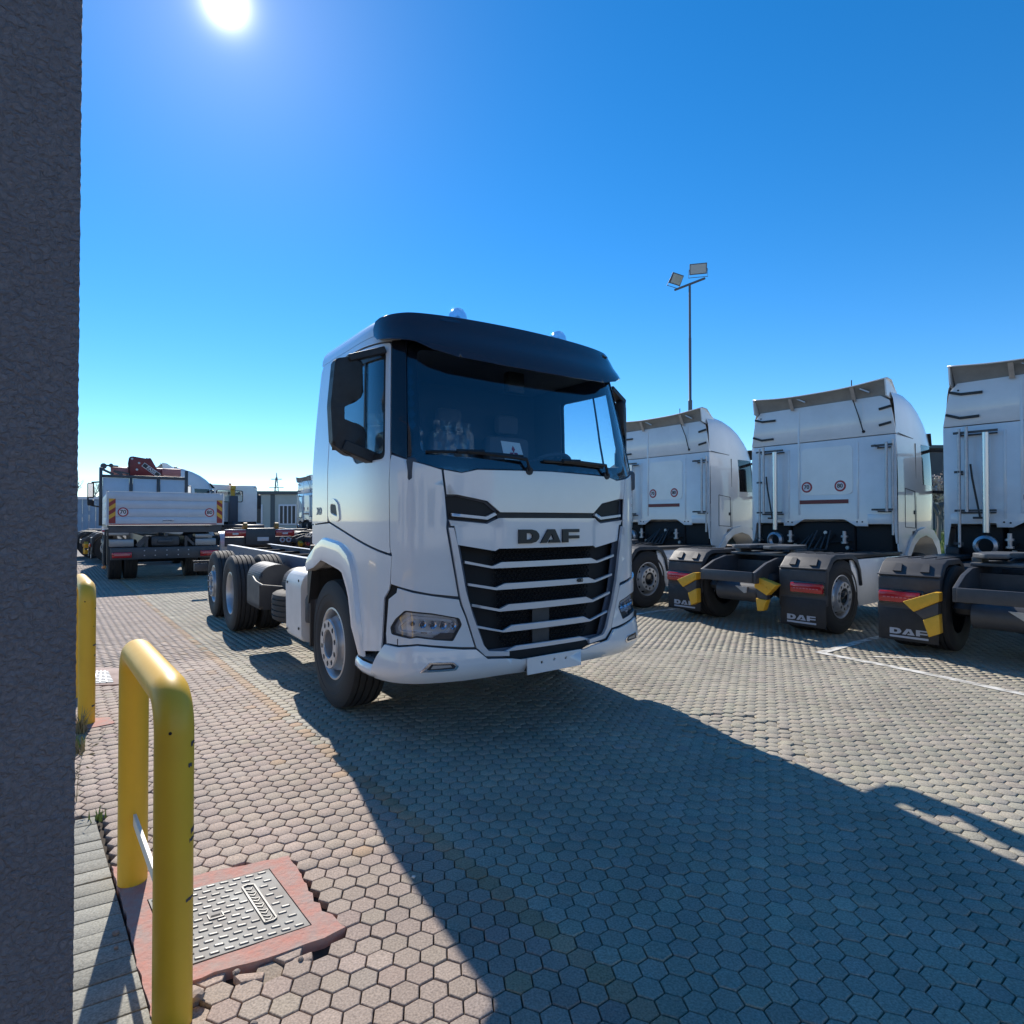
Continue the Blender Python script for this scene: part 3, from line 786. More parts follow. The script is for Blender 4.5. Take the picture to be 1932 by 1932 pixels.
# ---- mirrors
for sgn in (-1, 1):
    def P(x, z): return (sgn * x, z)
    X = lambda x: sgn * x
    zr = 0 if sgn < 0 else .01
    MR = Matrix() if sgn < 0 else Tm(1.265, .52, 0) @ Rm(radians(38), 'Z') @ Tm(-1.235, -.52, 0)
    yb = .12
    # outline in (x, z)
    ol = rpoly([(1.455, 2.625), (1.465, 2.52), (1.485, 2.31), (1.470, 2.04), (1.37, 1.975), (1.235, 1.965), (1.235, 2.165), (1.30, 2.200), (1.405, 2.200), (1.405, 2.32), (1.32, 2.335), (1.255, 2.395), (1.255, 2.64), (1.36, 2.65)], .025, 3)
    mb = MB(); mb.prism([(X(x), z + zr) for x, z in ol], -.575, -.495, MR @ MXZ, bev=.016)
    mir_o = mb.build('mirror', M_BLACKP, truck, smooth=50)
    for (a0, a1, b0, b1) in ((1.27, 1.445, 2.40, 2.61), (1.25, 1.45, 2.01, 2.15)):
        MB().box(*sorted((X(a0), X(a1))), .576, .582, b0 + zr, b1 + zr, M=MR).build('mirror_glass', M_CHROME, mir_o)
    mb = MB(); mb.bar(MR @ Vector((X(1.36), .52, 2.640 + zr)), (sgn * 1.10, .50, 2.735), .08, .05); mb.build('mirror_arm', M_BLACKP, mir_o, bevel=.008)
    mb = MB(); mb.bar(MR @ Vector((X(1.40), .52, 2.04 + zr)), (sgn * 1.13, .52, 1.945), .11, .08); mb.build('mirror_arm', M_BLACKP, mir_o, bevel=.008)
# ---- interior
mb = MB(); mb.box(-1.15, 1.15, .35, 1.70, 1.30, 1.34); mb.build('cab_floor', M_DASH, truck)
MB().box(-1.14, 1.14, 1.66, 1.70, 1.34, 2.90).build('cab_back_wall', M_INTER, truck)
MB().box(-1.06, 1.06, .45, 1.66, 2.84, 2.87).build('headliner', mat('headliner_cloth', (.16, .18, .22), .9), truck)
mb = MB(); mb.box(-1.12, 1.12, .22, .62, 1.36, 1.93, .05)
mb.box(-1.08, 1.08, .15, .45, 1.78, 1.955, .03)
mb.box(.28, .95, .42, .66, 1.80, 2.03, .06)
mb.build('dashboard', M_DASH, truck)
mb = MB(); R0 = Tm(.58, .78, 2.00) @ Rm(radians(-28), 'X')
mb.tube([(.225 * cos(t), .225 * sin(t), 0) for t in np.linspace(0, 2 * pi, 33)], .017, 8, R0, caps=False)
mb.bar((-.21, 0, -.01), (.21, 0, -.01), .05, .03, R0); mb.bar((0, -.2, -.01), (0, .02, -.02), .05, .03, R0); mb.box(-.07, .07, -.06, .06, -.05, .01, .02, R0)
mb.bar((.58, .78, 1.98), (.58, .60, 1.80), .08, .08)
mb.build('steering_wheel', M_DASH, truck)
for x in (-.62, -.04, .62):
    mb = MB()
    w = .25 if abs(x) > .3 else .20
    mb.box(x - w, x + w, .95, 1.45, 1.60, 1.76, .05)
    mb.box(x - w, x + w, 1.40, 1.56, 1.70, 2.36, .06, Tm(0, 0, 0))
    mb.box(x - .13, x + .13, 1.42, 1.53, 2.38, 2.58, .05)
    mb.box(x - .2, x + .2, 1.0, 1.4, 1.34, 1.60)
    s = mb.build('seat', M_SEAT, truck)
    if x < .3:
        # crumpled protective film over the backrest
        fm = MB(); vs = []; fs = []
        for i in range(15):
            for j in range(19):
                u, v = i / 14, j / 18
                vs.append((x - w * 1.05 + 2.1 * w * u, 1.375 + .02 * sin(u * 19 + v * 5) * cos(v * 9 + u * 6) + random.uniform(-.006, .006), 1.72 + .72 * v))
        for i in range(14):
            for j in range(18): fs.append((i * 19 + j, i * 19 + j + 1, (i + 1) * 19 + j + 1, (i + 1) * 19 + j))
        fm.add(vs, fs).build('seat_cover', M_PLASTW, s, smooth=20)
MB().box(-.08, .08, .42, .50, 2.55, 2.72, .015).build('camera_housing', M_BLACKP, truck)

# ---- chassis
rail = MB()
for sgn in (-1, 1):
    mb = MB(); x = sgn * .43
    mb.box(x - .004, x + .004, 1.2, 10.1, .73, 1.02)
    for z in (.735, 1.016): mb.box(*sorted((x, x - sgn * .085)), 1.2, 10.1, z - .005, z + .005)
    # bolts and pipes along the web
    for y in np.arange(2.2, 10, .35):
        mb.lathe([(0, .012), (.012, .01), (.012, 0)], 6, Tm(x + sgn * .004, y, .90) @ side_rot(sgn))
    mb.build('chassis_rail', mat('rail_paint', (.10, .13, .19), .35, spec=.6), truck)
mb = MB()
for y in (1.9, 2.8, 3.7, 4.7, 5.35, 6.2, 7.0, 8.0, 9.0, 10.0):
    mb.box(-.425, .425, y - .04, y + .04, .80, .95, .004)
mb.box(-.60, .60, .25, 1.75, .50, 1.28, .05); mb.box(-1.02, 1.02, .20, .80, .60, 1.28, .04); mb.box(-.5, .5, 1.6, 5.0, .45, .80, .05)  # solid boxes added to block sunlight leaking under cab and frame
mb.box(-.25, .25, 1.6, 3.0, .62, .95, .05)
mb.tube([(0, 3.0, .80), (0, 5.4, .60)], .06, 12)
mb.build('driveline', M_DARK, truck)
MB().prism(rpoly([(.60, .42), (1.22, .42), (1.24, .95), (1.15, 1.02), (.60, 1.02)], .06, 4), 2.0, 4.9, MXZR, bev=.02).build('fuel_tank', M_STEEL, truck)  # unseen tank added on the far side to block sunlight under the frame
for (y, x0) in ((2.4, -.1), (3.2, .1), (4.0, .0)):
    mb = MB(); mb.tube([(x0 + .2 * sin(t * 3), y + t * .9, .99 + .03 * sin(t * 7)) for t in np.linspace(0, 1, 12)], .018, 6)
    mb.tube([(-x0 - .1 + .1 * sin(t * 5), y + t * .9, .97 + .02 * cos(t * 9)) for t in np.linspace(0, 1, 12)], .014, 6)
    mb.build('air_hose', M_BLACKP, truck)
for y in (5.6, 7.08):
    mb = MB(); mb.tube([(-1.0, y, .52), (1.0, y, .52)], .09, 12); mb.lathe([(0, .2), (.16, .17), (.22, 0), (.16, -.17), (0, -.2)], 20, Tm(0, y, .52) @ Rm(pi / 2, 'X'))
    mb.build('axle', M_CHASSIS, truck)
    for sgn in (-1, 1):
        mb = MB(); mb.lathe([(0, 0), (.10, 0), (.14, .05), (.12, .10), (.14, .16), (.10, .22), (0, .22)], 20, Tm(sgn * .40, y + .35, .52)); mb.bar((sgn * .43, y - .5, .75), (sgn * .43, y + .4, .50), .08, .05)
        mb.build('air_spring', M_BLACKP, truck)
mb = MB(); mb.tube([(-1.0, 1.40, .52), (1.0, 1.40, .52)], .07, 12); mb.build('front_axle', M_CHASSIS, truck)
for sgn in (-1, 1):
    wheel(truck, sgn * 1.03, 1.39, sgn, 'convex', z=.518)
    wheel(truck, sgn * 1.05, 5.6, sgn, 'concave', z=.518)
    wheel(truck, sgn * .70, 5.6, sgn, 'none', z=.518)
    wheel(truck, sgn * 1.02, 7.10, sgn, 'bolted', z=.518)
# white battery box, black boxes, spare tyre
mb = MB(); mb.prism(rpoly([(-1.24, .43), (-1.25, .95), (-1.20, 1.05), (-1.0, 1.085), (-.75, 1.085), (-.75, .43)], .06, 5), 2.0, 2.5, MXZR, bev=.02)
bx = mb.build('battery_box', mat('box_white', (.72, .70, .66), .4, noise=.1, nscale=5), truck)
mb = MB(); mb.lathe([(0, .0), (.10, .0), (.105, .02), (.105, .20), (.09, .24), (0, .25)], 24, Tm(-1.12, 1.93, .62)); mb.build('filter_can', M_GREYP, truck)
mb = MB()
for (y, z) in ((2.06, .98), (2.44, .94), (2.06, .55), (2.44, .50)): mb.lathe([(0, .006), (.012, .005), (.014, 0)], 8, Tm(-1.249, y, z) @ side_rot(-1))
mb.build('box_bolts', M_DARK, bx)
mb = MB(); mb.prism(rpoly([(-1.20, .50), (-1.20, .90), (-1.12, .99), (-1.0, 1.02), (-.88, .99), (-.80, .90), (-.80, .50)], .05, 4), 3.80, 4.45, MXZR, bev=.035)
b1 = mb.build('equipment_box', M_GREYP, truck, smooth=60)
mb = MB(); mb.prism(rpoly([(-1.02, .55), (-1.02, .88), (-.94, .97), (-.82, 1.0), (-.70, .97), (-.60, .88), (-.60, .55)], .05, 4), 2.90, 3.55, MXZR, bev=.035)
mb.build('equipment_box', M_GREYP, truck, smooth=60)
mb = MB(); mb.tube([(-1.205, 4.1, .86), (-1.215, 3.9, .82), (-1.21, 3.6, .80), (-1.0, 3.45, .78)], .012, 6); mb.tube([(-.99, 3.3, .88), (-1.02, 3.2, .82), (-1.0, 3.15, .76), (-.99, 3.2, .72)], .012, 6)
mb.build('cable', M_GREYP, truck)
sp = inst('spare_tyre', shared('tyre0.52', lambda: tyre_mb(.52)), [M_RUBBER], truck, Tm(-.68, 3.18, .61))
inst('rim', shared('rim_concave', rim_concave_mb), M_RIM, sp)
MB().lathe([(0, .158), (.2, .160), (.30, .158)], 40).build('spare_cover', M_RIM, sp)
# rear light bracket reaching past the tyres
mb = MB(); mb.box(-1.05, 1.05, 10.15, 10.19, .68, .71); mb.box(-1.04, -.78, 10.08, 10.18, .50, .66, .01); mb.box(.78, 1.04, 10.08, 10.18, .50, .66, .01)
for x in (-.43, .43): mb.box(x - .03, x + .03, 10.0, 10.16, .66, .9)
mb.build('rear_bracket', M_FRAMEG, truck)

# =====================================================================  TRACTOR UNITS (seen from behind)
def make_tractor():
    t = empty('tractor_unit', (0, 0, 0))
    T_ = [0, .30, .55, .75, .86, .93, .975, .995, 1.0]
    XF = [1, 1, .995, .982, .955, .91, .80, .55, 0]
    LV = [(1.15, 4.12, 1.205), (1.35, 4.14, 1.205), (1.9, 4.16, 1.205), (2.1, 4.14, 1.205), (2.4, 4.12, 1.20), (2.75, 4.06, 1.19), (2.95, 3.97, 1.18), (3.12, 3.80, 1.17), (3.28, 3.58, 1.16), (3.40, 3.34, 1.145), (3.50, 3.06, 1.11), (3.555, 2.86, 1.04)]
    def ringpt(li, k):
        z, yf, w = LV[li]
        s = -1 if k < 0 else 1; q = len(T_) - 1 - abs(k)
        return (s * w * XF[q], 2.36 + (yf - 2.36) * T_[q], z)
    n = 2 * len(T_) - 1; ks = list(range(-(len(T_) - 1), len(T_)))
    def skin(lo, hi, name, skip=None, m=M_WHITE2):
        mb = MB(); vs = []
        for li in range(lo, hi + 1):
            vs += [ringpt(li, k) for k in ks]
        fs = []
        for i in range(hi - lo):
            for k in range(n - 1):
                if skip and skip(i + lo, k): continue
                fs.append((i * n + k, (i + 1) * n + k, (i + 1) * n + k + 1, i * n + k + 1))
        mb.add(vs, fs)
        return mb.build(name, m, t, smooth=45)
    # lower body: leave the wheel arch open, upper body, windscreen as its own piece
    skin(0, 2, 'cab_side', skip=lambda i, k: i == 0 and (1 <= k <= 3 or 12 <= k <= 14))
    skin(2, 5, 'cab_body', skip=lambda i, k: k > 4 or (i >= 3 and k in (2, 3)))
    skin(2, 5, 'cab_body', skip=lambda i, k: k < 11 or (i >= 3 and k in (12, 13)))
    skin(2, 5, 'windscreen', skip=lambda i, k: not (5 <= k <= 10), m=M_GLOSSB)
    skin(5, len(LV) - 1, 'cab_roof')
    for s in (-1, 1):
        k0 = [k for k in range(n - 1) if (k in (2, 3) if s < 0 else k in (12, 13))]
        mb = MB(); vs = []; fs = []
        for li in (3, 4, 5):
            for k in sorted(set(k0 + [q + 1 for q in k0])):
                p = ringpt(li, ks[k]); vs.append((p[0] * .996, p[1], p[2]))
        for i in range(2):
            for q in range(2):
                if q == (0 if s < 0 else 1) and i >= 1 and False: continue
                fs.append((i * 3 + q, (i + 1) * 3 + q, (i + 1) * 3 + q + 1, i * 3 + q + 1))
        mb.add(vs, fs).build('side_window', M_SIDEG if False else M_GLOSSB, t)
        # mirror on two arms
        mb = MB(); mb.box(*sorted((s * 1.30, s * 1.52)), 3.85, 3.98, 2.0, 2.62, .04)
        mb.bar((s * 1.12, 3.9, 2.70), (s * 1.45, 3.92, 2.66), .06, .05); mb.bar((s * 1.14, 3.9, 2.0), (s * 1.42, 3.92, 1.98), .06, .05)
        mb.build('mirror', M_BLACKP, t)
        mb = MB(); mb.bar((s * 1.06, 3.86, 2.98), (s * 1.02, 4.02, 2.80), .16, .02); mb.build('visor_tip', M_BLACKP, t)
        # storage hatch outline, door seam
        mb = MB()
        q = [(2.62, 1.42), (2.62, 2.02), (3.0, 1.98), (3.02, 1.40)]
        for i in range(4):
            a, b = q[i], q[(i + 1) % 4]
            mb.bar((s * 1.203, *a), (s * 1.203, *b), .012, .012)
        mb.bar((s * 1.20, 3.06, 1.36), (s * 1.192, 3.06, 2.75), .012, .012)
        mb.bar((s * 1.206, 2.37, 2.86), (s * 1.165, 3.35, 2.80), .010, .012)
        mb.build('panel_seam', M_FRAMEG, t)
        MB().box(*sorted((s * 1.195, s * 1.212)), 2.95, 3.02, 1.62, 1.68, .004).build('hatch_latch', M_BLACKP, t)
        # lower rear corner fairing and fender
        mb = MB(); mb.prism([(2.36, 1.12), (2.36, 1.17), (2.86, 1.17), (2.74, 1.02), (2.50, .98), (2.40, 1.0)], s * 1.19, s * 1.21, MYZ)
        mb.build('side_fairing', M_WHITE2, t)
        O = [(2.52, .80), (2.62, 1.02), (2.80, 1.22), (3.05, 1.36), (3.35, 1.41), (3.68, 1.36), (3.92, 1.18), (4.02, .9)]
        I = [(2.66, .78), (2.74, .96), (2.90, 1.13), (3.10, 1.24), (3.36, 1.28), (3.62, 1.22), (3.80, 1.06), (3.88, .9)]
        mb = MB(); vs = []; m_ = len(O)
        for k in range(m_): vs += [(s * 1.19, *O[k]), (s * 1.235, *O[k]), (s * 1.235, *I[k]), (s * .80, *I[k]), (s * .80, *O[k])]
        mb.add(vs, [(k * 5 + q, k * 5 + 5 + q, k * 5 + 6 + q, k * 5 + 1 + q) for k in range(m_ - 1) for q in range(4)])
        mb.build('wheel_arch', M_WHITE2, t)
        wheel(t, s * 1.04, 3.33, s, 'convex', R=.50, z=.50)
        wheel(t, s * 1.06, .55, s, 'convex', R=.50, z=.50)
        wheel(t, s * .72, .55, s, 'none', R=.50, z=.50)
        MB().lathe([(0, .17), (.085, .165), (.088, .14)], 24, Tm(s * 1.06, .55, .50) @ side_rot(s)).build('hub_cap', M_GLOSSB, t)
        # chassis side skirt
        mb = MB(); mb.prism([(1.02, .34), (.80, .78), (.76, .985), (2.50, .985), (2.52, .36)], s * 1.195, s * 1.215, MYZ, bev=.004); mb.build('side_skirt', M_WHITE2, t)
        MB().box(*sorted((s * .85, s * 1.21)), .82, 2.5, 1.0, 1.05, .01).build('skirt_cap', M_BLACKP, t)
        mb = MB(); mb.box(*sorted((s * .60, s * 1.15)), 1.2, 2.45, .42, .97, .08); mb.build('fuel_tank', M_FRAMEG, t)
        # mudguard with rear face, ribs and clips
        prof = [(0, .50), (-.01, .86), (.03, .905), (.15, 1.035), (.27, 1.075), (.74, 1.07), (.90, 1.0), (1.0, .85), (1.04, .62), (1.01, .62), (.96, .84), (.86, .96), (.72, 1.025), (.29, 1.03), (.19, 1.0), (.06, .86), (.05, .50)]
        mb = MB(); mb.prism(prof, s * .62, s * 1.255, MYZ, bev=.018)
        for k in range(4): mb.box(*sorted((s * (.70 + k * .14), s * (.75 + k * .14))), .28, .70, 1.068, 1.084, .005)
        for xx in (.74, 1.02):
            vs = [(s * xx, .045, .925), (s * (xx + .09), .045, .925), (s * (xx + .075), .125, 1.012), (s * (xx + .015), .125, 1.012)]
            mb.add(vs + [(a, b - .012, c + .012) for a, b, c in vs], [(4, 5, 6, 7), (0, 1, 5, 4), (1, 2, 6, 5), (2, 3, 7, 6), (3, 0, 4, 7)])
        mb.box(*sorted((s * .62, s * 1.26)), -.02, .06, .885, .897, .004)
        mg = mb.build('mudguard', M_GREYP, t)
        MB().box(*sorted((s * .62, s * 1.262)), .0, .045, .42, .56, .01).build('mudguard_foot', M_GREYP, mg)
        MB().box(*sorted((s * .64, s * 1.25)), -.005, .012, .13, .50, .004).build('mud_flap', M_BLACKP, t)
        lamp = MB().box(*sorted((s * .80, s * 1.235)), -.065, -.01, .575, .705, .022).build('tail_lamp', M_RED, t)
        mb = MB()
        for k in range(8): mb.box(*sorted((s * (.85 + k * .043), s * (.88 + k * .043))), -.069, -.062, .628, .640)
        mb.build('lamp_element', mat('lamp_pink', (.55, .16, .18), .25), lamp)
        MB().box(*sorted((s * .78, s * 1.245)), -.02, .0, .555, .722, .01).build('lamp_bezel', M_GLOSSB, lamp)
        x0 = -1.13 if s < 0 else .735
        letters(t, M_LETTER, lambda x, z, o, x0=x0: (x0 + x, -.006 - o, .205 + z), .68, .003)
        MB().box(x0, x0 + .39, -.009, -.005, .165, .188).build('flap_bar', M_LETTER, t)
        # wheel chock clamped beside the lamp
        if s < 0:
            up = [(-.94, .605), (-.64, .735), (-.585, .735), (-.585, .64), (-.83, .50)]; lo_ = [(-.745, .42), (-.59, .50), (-.58, .29), (-.69, .235)]; gr_ = [(-.83, .505), (-.60, .625), (-.60, .495), (-.74, .425)]
        else:
            up = [(.365, .60), (.37, .725), (.44, .735), (.69, .66), (.545, .505)]; lo_ = [(.38, .455), (.54, .44), (.49, .29), (.40, .28)]; gr_ = [(.375, .60), (.54, .51), (.54, .445), (.39, .455)]
        mb = MB(); mb.prism(up, .06, .19, MXZ, bev=.008)
        if s > 0:
            for k in range(4): mb.box(.42 + k * .05, .45 + k * .05, -.20, -.185, .645 - k * .02, .67 - k * .02)
        mb.prism(lo_, .07, .18, MXZ, bev=.008)
        ch = mb.build('wheel_chock', M_CHOCK, t)
        MB().prism(gr_, .08, .17, MXZ, bev=.006).build('chock_holder', M_FRAMEG, ch)
        # frame rail, tapering to the rear
        MB().prism([(-.28, .66), (-.28, .81), (.02, .93), (.30, .99), (3.9, .99), (3.9, .70), (.3, .66)], s * .395, s * .44, MYZ, bev=.004).build('frame_rail', M_FRAMEG, t)
        mb = MB(); mb.lathe([(0, 0), (.12, 0), (.15, .06), (.12, .12), (.15, .2), (.10, .28), (0, .28)], 18, Tm(s * .40, .15, .5)); mb.build('air_spring', M_BLACKP, t)
        mb = MB(); mb.lathe([(0, 0), (.05, 0), (.05, .03), (.03, .03), (.03, .10), (.055, .10), (.055, .13), (.03, .13), (.03, .2), (0, .2)], 12, Tm(s * .45, 2.28, 1.15)); mb.build('cab_strut', M_STEEL, t)
    MB().box(-.40, .40, -.30, -.26, .665, .815, .01).build('end_crossmember', M_FRAMEG, t)
    mb = MB()
    for y in (.6, 1.6, 2.4): mb.box(-.40, .40, y, y + .08, .72, .92)
    mb.tube([(-.34, .10, .50), (.30, .10, .50)], .145, 20); mb.build('air_tank', M_FRAMEG, t)
    MB().prism([(-.02, .585), (.17, .58), (.16, .50), (.12, .49)], -.03, .05, MXZ).build('tank_bracket', M_STEEL, t)
    mb = MB(); mb.tube([(-1.0, .55, .5), (1.0, .55, .5)], .085, 12); mb.lathe([(0, .2), (.17, .16), (.22, 0), (.17, -.16), (0, -.2)], 20, Tm(0, .55, .5) @ Rm(pi / 2, 'X'))
    mb.tube([(-1, 3.33, .5), (1, 3.33, .5)], .07, 10); mb.build('axle', M_DARK, t)
    # fifth wheel
    fw = rpoly([(-.10, .44), (-.16, .78), (-.05, .98), (.05, .98), (.16, .78), (.10, .44), (.30, .34), (.46, .52), (.47, .95), (.36, 1.25), (-.36, 1.25), (-.47, .95), (-.46, .52), (-.30, .34)], .05, 3)
    mb = MB(); mb.prism(fw, 1.10, 1.15, Tm(0, .02, 0), bev=.008); mb.box(-.50, -.40, .7, 1.0, .99, 1.10, .01); mb.box(.40, .50, .7, 1.0, .99, 1.10, .01)
    mb.box(-.48, .48, .55, 1.2, 1.0, 1.04, .01)
    mb.build('fifth_wheel', mat('fifth_wheel_grey', (.13, .135, .14), .42, metal=.3, noise=.3, nscale=8), t)
    mb = MB()
    for k in range(6):
        x = -.30 + .12 * k
        mb.tube([(x, 1.35 + .1 * sin(k), 1.0), (x + .1 * sin(k * 2), 1.7, 1.04 + .02 * k % .05), (x * .8, 2.1, 1.05), (x * .6, 2.38, 1.25 + .05 * (k % 3))], .014, 6)
    mb.build('air_hose', M_GREYP, t)
    mb = MB(); mb.box(-.50, .55, 2.42, 3.9, .60, 1.50, .05); mb.box(-1.10, -.55, 2.44, 2.9, .95, 1.46, .04); mb.box(.55, 1.10, 2.44, 2.9, .95, 1.46, .04)
    for k in range(9):
        a = random.uniform(-.5, .5); z = random.uniform(1.0, 1.45)
        mb.tube([(a, 2.40, z), (a + random.uniform(-.2, .2), 2.36, z + random.uniform(-.15, .1)), (a + random.uniform(-.3, .3), 2.41, z - .1)], .016, 6)
    mb.build('engine_bay', M_DARK, t)
    for x, z in ((.10, 1.32), (-.42, 1.1), (.45, 1.08)):
        MB().lathe([(0, .02), (.03, .02), (.035, 0)], 10, Tm(x, 2.39, z) @ Rm(pi / 2, 'X')).build('engine_fitting', M_STEEL, t)
    # rear wall of the cab
    lowp = [(-1.20, 1.17), (-1.205, 2.845), (1.19, 2.845), (1.20, 1.17), (1.18, 1.17), (1.15, 1.47), (.78, 1.47), (.78, 1.43), (.60, 1.43), (.42, 1.545), (-.24, 1.545), (-.42, 1.43), (-.60, 1.43), (-.60, 1.49), (-1.12, 1.49), (-1.16, 1.17)]
    mb = MB(); mb.prism(lowp, 2.335, 2.36, MXZR, bev=.003); rw = mb.build('rear_wall', M_WHITE2, t)
    upp = [(-1.205, 2.857), (-1.16, 3.15), (-1.12, 3.36), (-1.03, 3.46), (.98, 3.46), (1.10, 3.38), (1.15, 3.15), (1.19, 2.857)]
    MB().prism(upp, 2.333, 2.36, MXZR, bev=.003).build('upper_rear_wall', M_WHITE2, t)
    mb = MB()
    for x, z0, z1, w in ((-.34, 1.62, 3.40, .035), (-.52, 1.55, 2.75, .03), (.62, 1.55, 2.78, .03), (.70, 2.9, 3.4, .02)):
        mb.box(x, x + w, 2.326, 2.337, z0, z1, .004)
    q = rpoly([(-.28, 1.95), (-.28, 2.74), (.56, 2.74), (.56, 1.95)], .06)
    mb.prism(q, 2.329, 2.3352, MXZR, bev=.002)
    mb.build('pressed_rib', M_WHITE2, rw)
    for s, x0, x1 in ((-1, -1.12, -.74), (1, .78, 1.13)):
        MB().box(x0, x1, 2.325, 2.345, 1.475, 1.62, .006).build('corner_plate', M_WHITE2, rw)
    mb = MB()
    for x, z in ((-.52, 1.50), (-.45, 1.49), (.62, 1.50), (.70, 1.50), (-1.02, 3.36)): mb.lathe([(0, .008), (.012, .006), (.013, 0)], 8, Tm(x, 2.333, z) @ Rm(pi / 2, 'X'))
    mb.lathe([(0, .02), (.022, .015), (.024, 0)], 10, Tm(.73, 2.333, 2.93) @ Rm(pi / 2, 'X'))
    o_rb = mb.build('rear_bolts', M_DARK, rw); o_rb['kind'] = 'stuff'
    for pts in (((-1.13, 3.35), (-.99, 3.30), (-.74, 3.295)), ((-1.17, 3.03), (-1.0, 2.965), (-.78, 2.97)), ((.96, 3.25), (1.13, 3.28)), ((.96, 3.0), (1.13, 3.03))):
        mb = MB()
        for a, b in zip(pts, pts[1:]): mb.bar((a[0], 2.325, a[1]), (b[0], 2.325, b[1]), .03, .035)
        mb.build('seal_strip', M_BLACKP, t)
    mb = MB(); mb.tube([(.62, 2.22, 3.44), (.66, 2.31, 3.2), (.72, 2.325, 2.95)], .008, 6); mb.build('drain_hose', M_BLACKP, t)
    for x, num in ((-.185, '70'), (.365, '80')):
        mb = MB(); mb.lathe([(0, .004), (.090, .004), (.092, 0)], 28, Tm(x, 2.3285, 2.085) @ Rm(pi / 2, 'X')); d = mb.build('speed_sign', M_SIGNRED, t)
        MB().lathe([(0, .006), (.064, .006), (.065, .003)], 28, Tm(x, 2.3285, 2.085) @ Rm(pi / 2, 'X')).build('sign_face', M_SIGNW, d)
        mb = MB(); text_mb(mb, num, .092, .003, Tm(x, 2.3205, 2.085) @ Rm(pi / 2, 'X')); mb.build('numerals', M_INK, d, smooth=None)
    MB().box(-.31, .49, 2.325, 2.337, 1.80, 1.865).build('red_stripe', M_REDD, t)
    # pipes and their brackets
    for x, z0, z1, r, y in ((-.685, 1.36, 2.72, .040, 2.20), (-.99, 1.15, 2.80, .020, 2.22), (-.90, 1.64, 2.82, .022, 2.20), (1.10, 1.66, 2.72, .022, 2.22), (1.17, 1.3, 2.76, .018, 2.26)):
        MB().tube([(x, y, z0), (x, y, z1)], r, 14).build('rear_pipe', M_STEEL if r < .04 else mat('pipe_bright', (.62, .66, .66), .22, metal=.7), t)
    mb = MB()
    for a, b, z in ((-1.06, -.56, 2.745), (-1.05, -.58, 1.66), (.88, 1.18, 2.68), (.88, 1.18, 1.69), (-1.05, -.95, 2.2), (-1.05, -.95, 1.2)):
        mb.bar((a, 2.24, z), (b, 2.24, z), .03, .03); mb.bar((a + .05, 2.33, z - .03), (b - .02, 2.33, z - .03), .02, .02); mb.bar((a + .06, 2.2, z), (a + .06, 2.34, z), .02, .03)
    mb.build('pipe_bracket', M_FRAMEG, t)
    MB().tube([(-.86, 2.22, 2.30), (-.84, 2.22, 2.1), (-.76, 2.24, 1.56)], .013, 6).build('hose', M_BLACKP, t)
    mb = MB(); mb.bar((-.84, 2.24, 1.56), (-.70, 2.24, 1.56), .03, .03); mb.box(-1.18, -1.0, 2.25, 2.45, .96, 1.16, .05); mb.build('hose_foot', M_BLACKP, t)
    MB().lathe([(.10, 0), (.14, .03), (.14, .10), (.10, .13)], 24, Tm(-.70, 2.30, 1.18) @ Rm(pi / 2, 'X')).build('exhaust_elbow', M_STEEL, t)
    # roof deflector: thin shell open to the rear
    xs = np.linspace(-1, 1, 25)
    def tz(x): return 3.635 + .095 * abs(x) ** 3
    vs = []; 
    for x in xs:
        X = 1.13 * x; e = abs(x) ** 6
        vs += [(X * .99, 2.16 + .06 * e, tz(x) - .02 * e), (X, 2.36, tz(x) + .0 - .04 * e), (X * .975, 2.62, 3.60 - .09 * e), (X * .94, 2.92, 3.545 - .10 * e)]
    n_ = 4
    def strip(vs, n_, cols): return [(k * n_ + q, k * n_ + q + 1, (k + 1) * n_ + q + 1, (k + 1) * n_ + q) for k in range(cols - 1) for q in range(n_ - 1)]
    mb = MB(); mb.add(vs, strip(vs, 4, 25)); 
    df = mb.build('roof_deflector', M_WHITE2, t, smooth=60)
    md = df.modifiers.new('thickness', 'SOLIDIFY'); md.thickness = .014; md.offset = -1
    vs = []
    for x in xs:
        X = 1.11 * x; e = abs(x) ** 8
        vs += [(X * .985, 2.175 + .06 * e, tz(x) - .018 - .02 * e), (X * .97, 2.30, tz(x) - .075 - .05 * e), (X * .955, 2.37, 3.445 - .02 * e)]
    mb = MB(); mb.add(vs, strip(vs, 3, 25)); mb.build('deflector_underside', mat('underside_fibre', (.33, .32, .30), .7, noise=.25, nscale=4), df, smooth=60)
    for s in (-1, 1):
        MB().prism([(2.20, 3.70), (2.34, 3.69), (2.62, 3.52), (2.60, 3.46), (2.38, 3.40), (2.24, 3.44)], s * 1.085, s * 1.105, MYZ).build('deflector_side', M_WHITE2, df)
    for x in (-.41, .61):
        mb = MB(); mb.bar((x, 2.19, 3.635), (x, 2.30, 3.42), .06, .012); mb.bar((x + .10, 2.25, 3.60), (x + .22, 2.3, 3.53), .05, .02)
        mb.build('deflector_bracket', M_STEEL, df)
    MB().tube([(.61, 2.2, 3.64), (.61, 2.2, 3.75)], .008, 6).build('aerial', M_BLACKP, t)
    return t

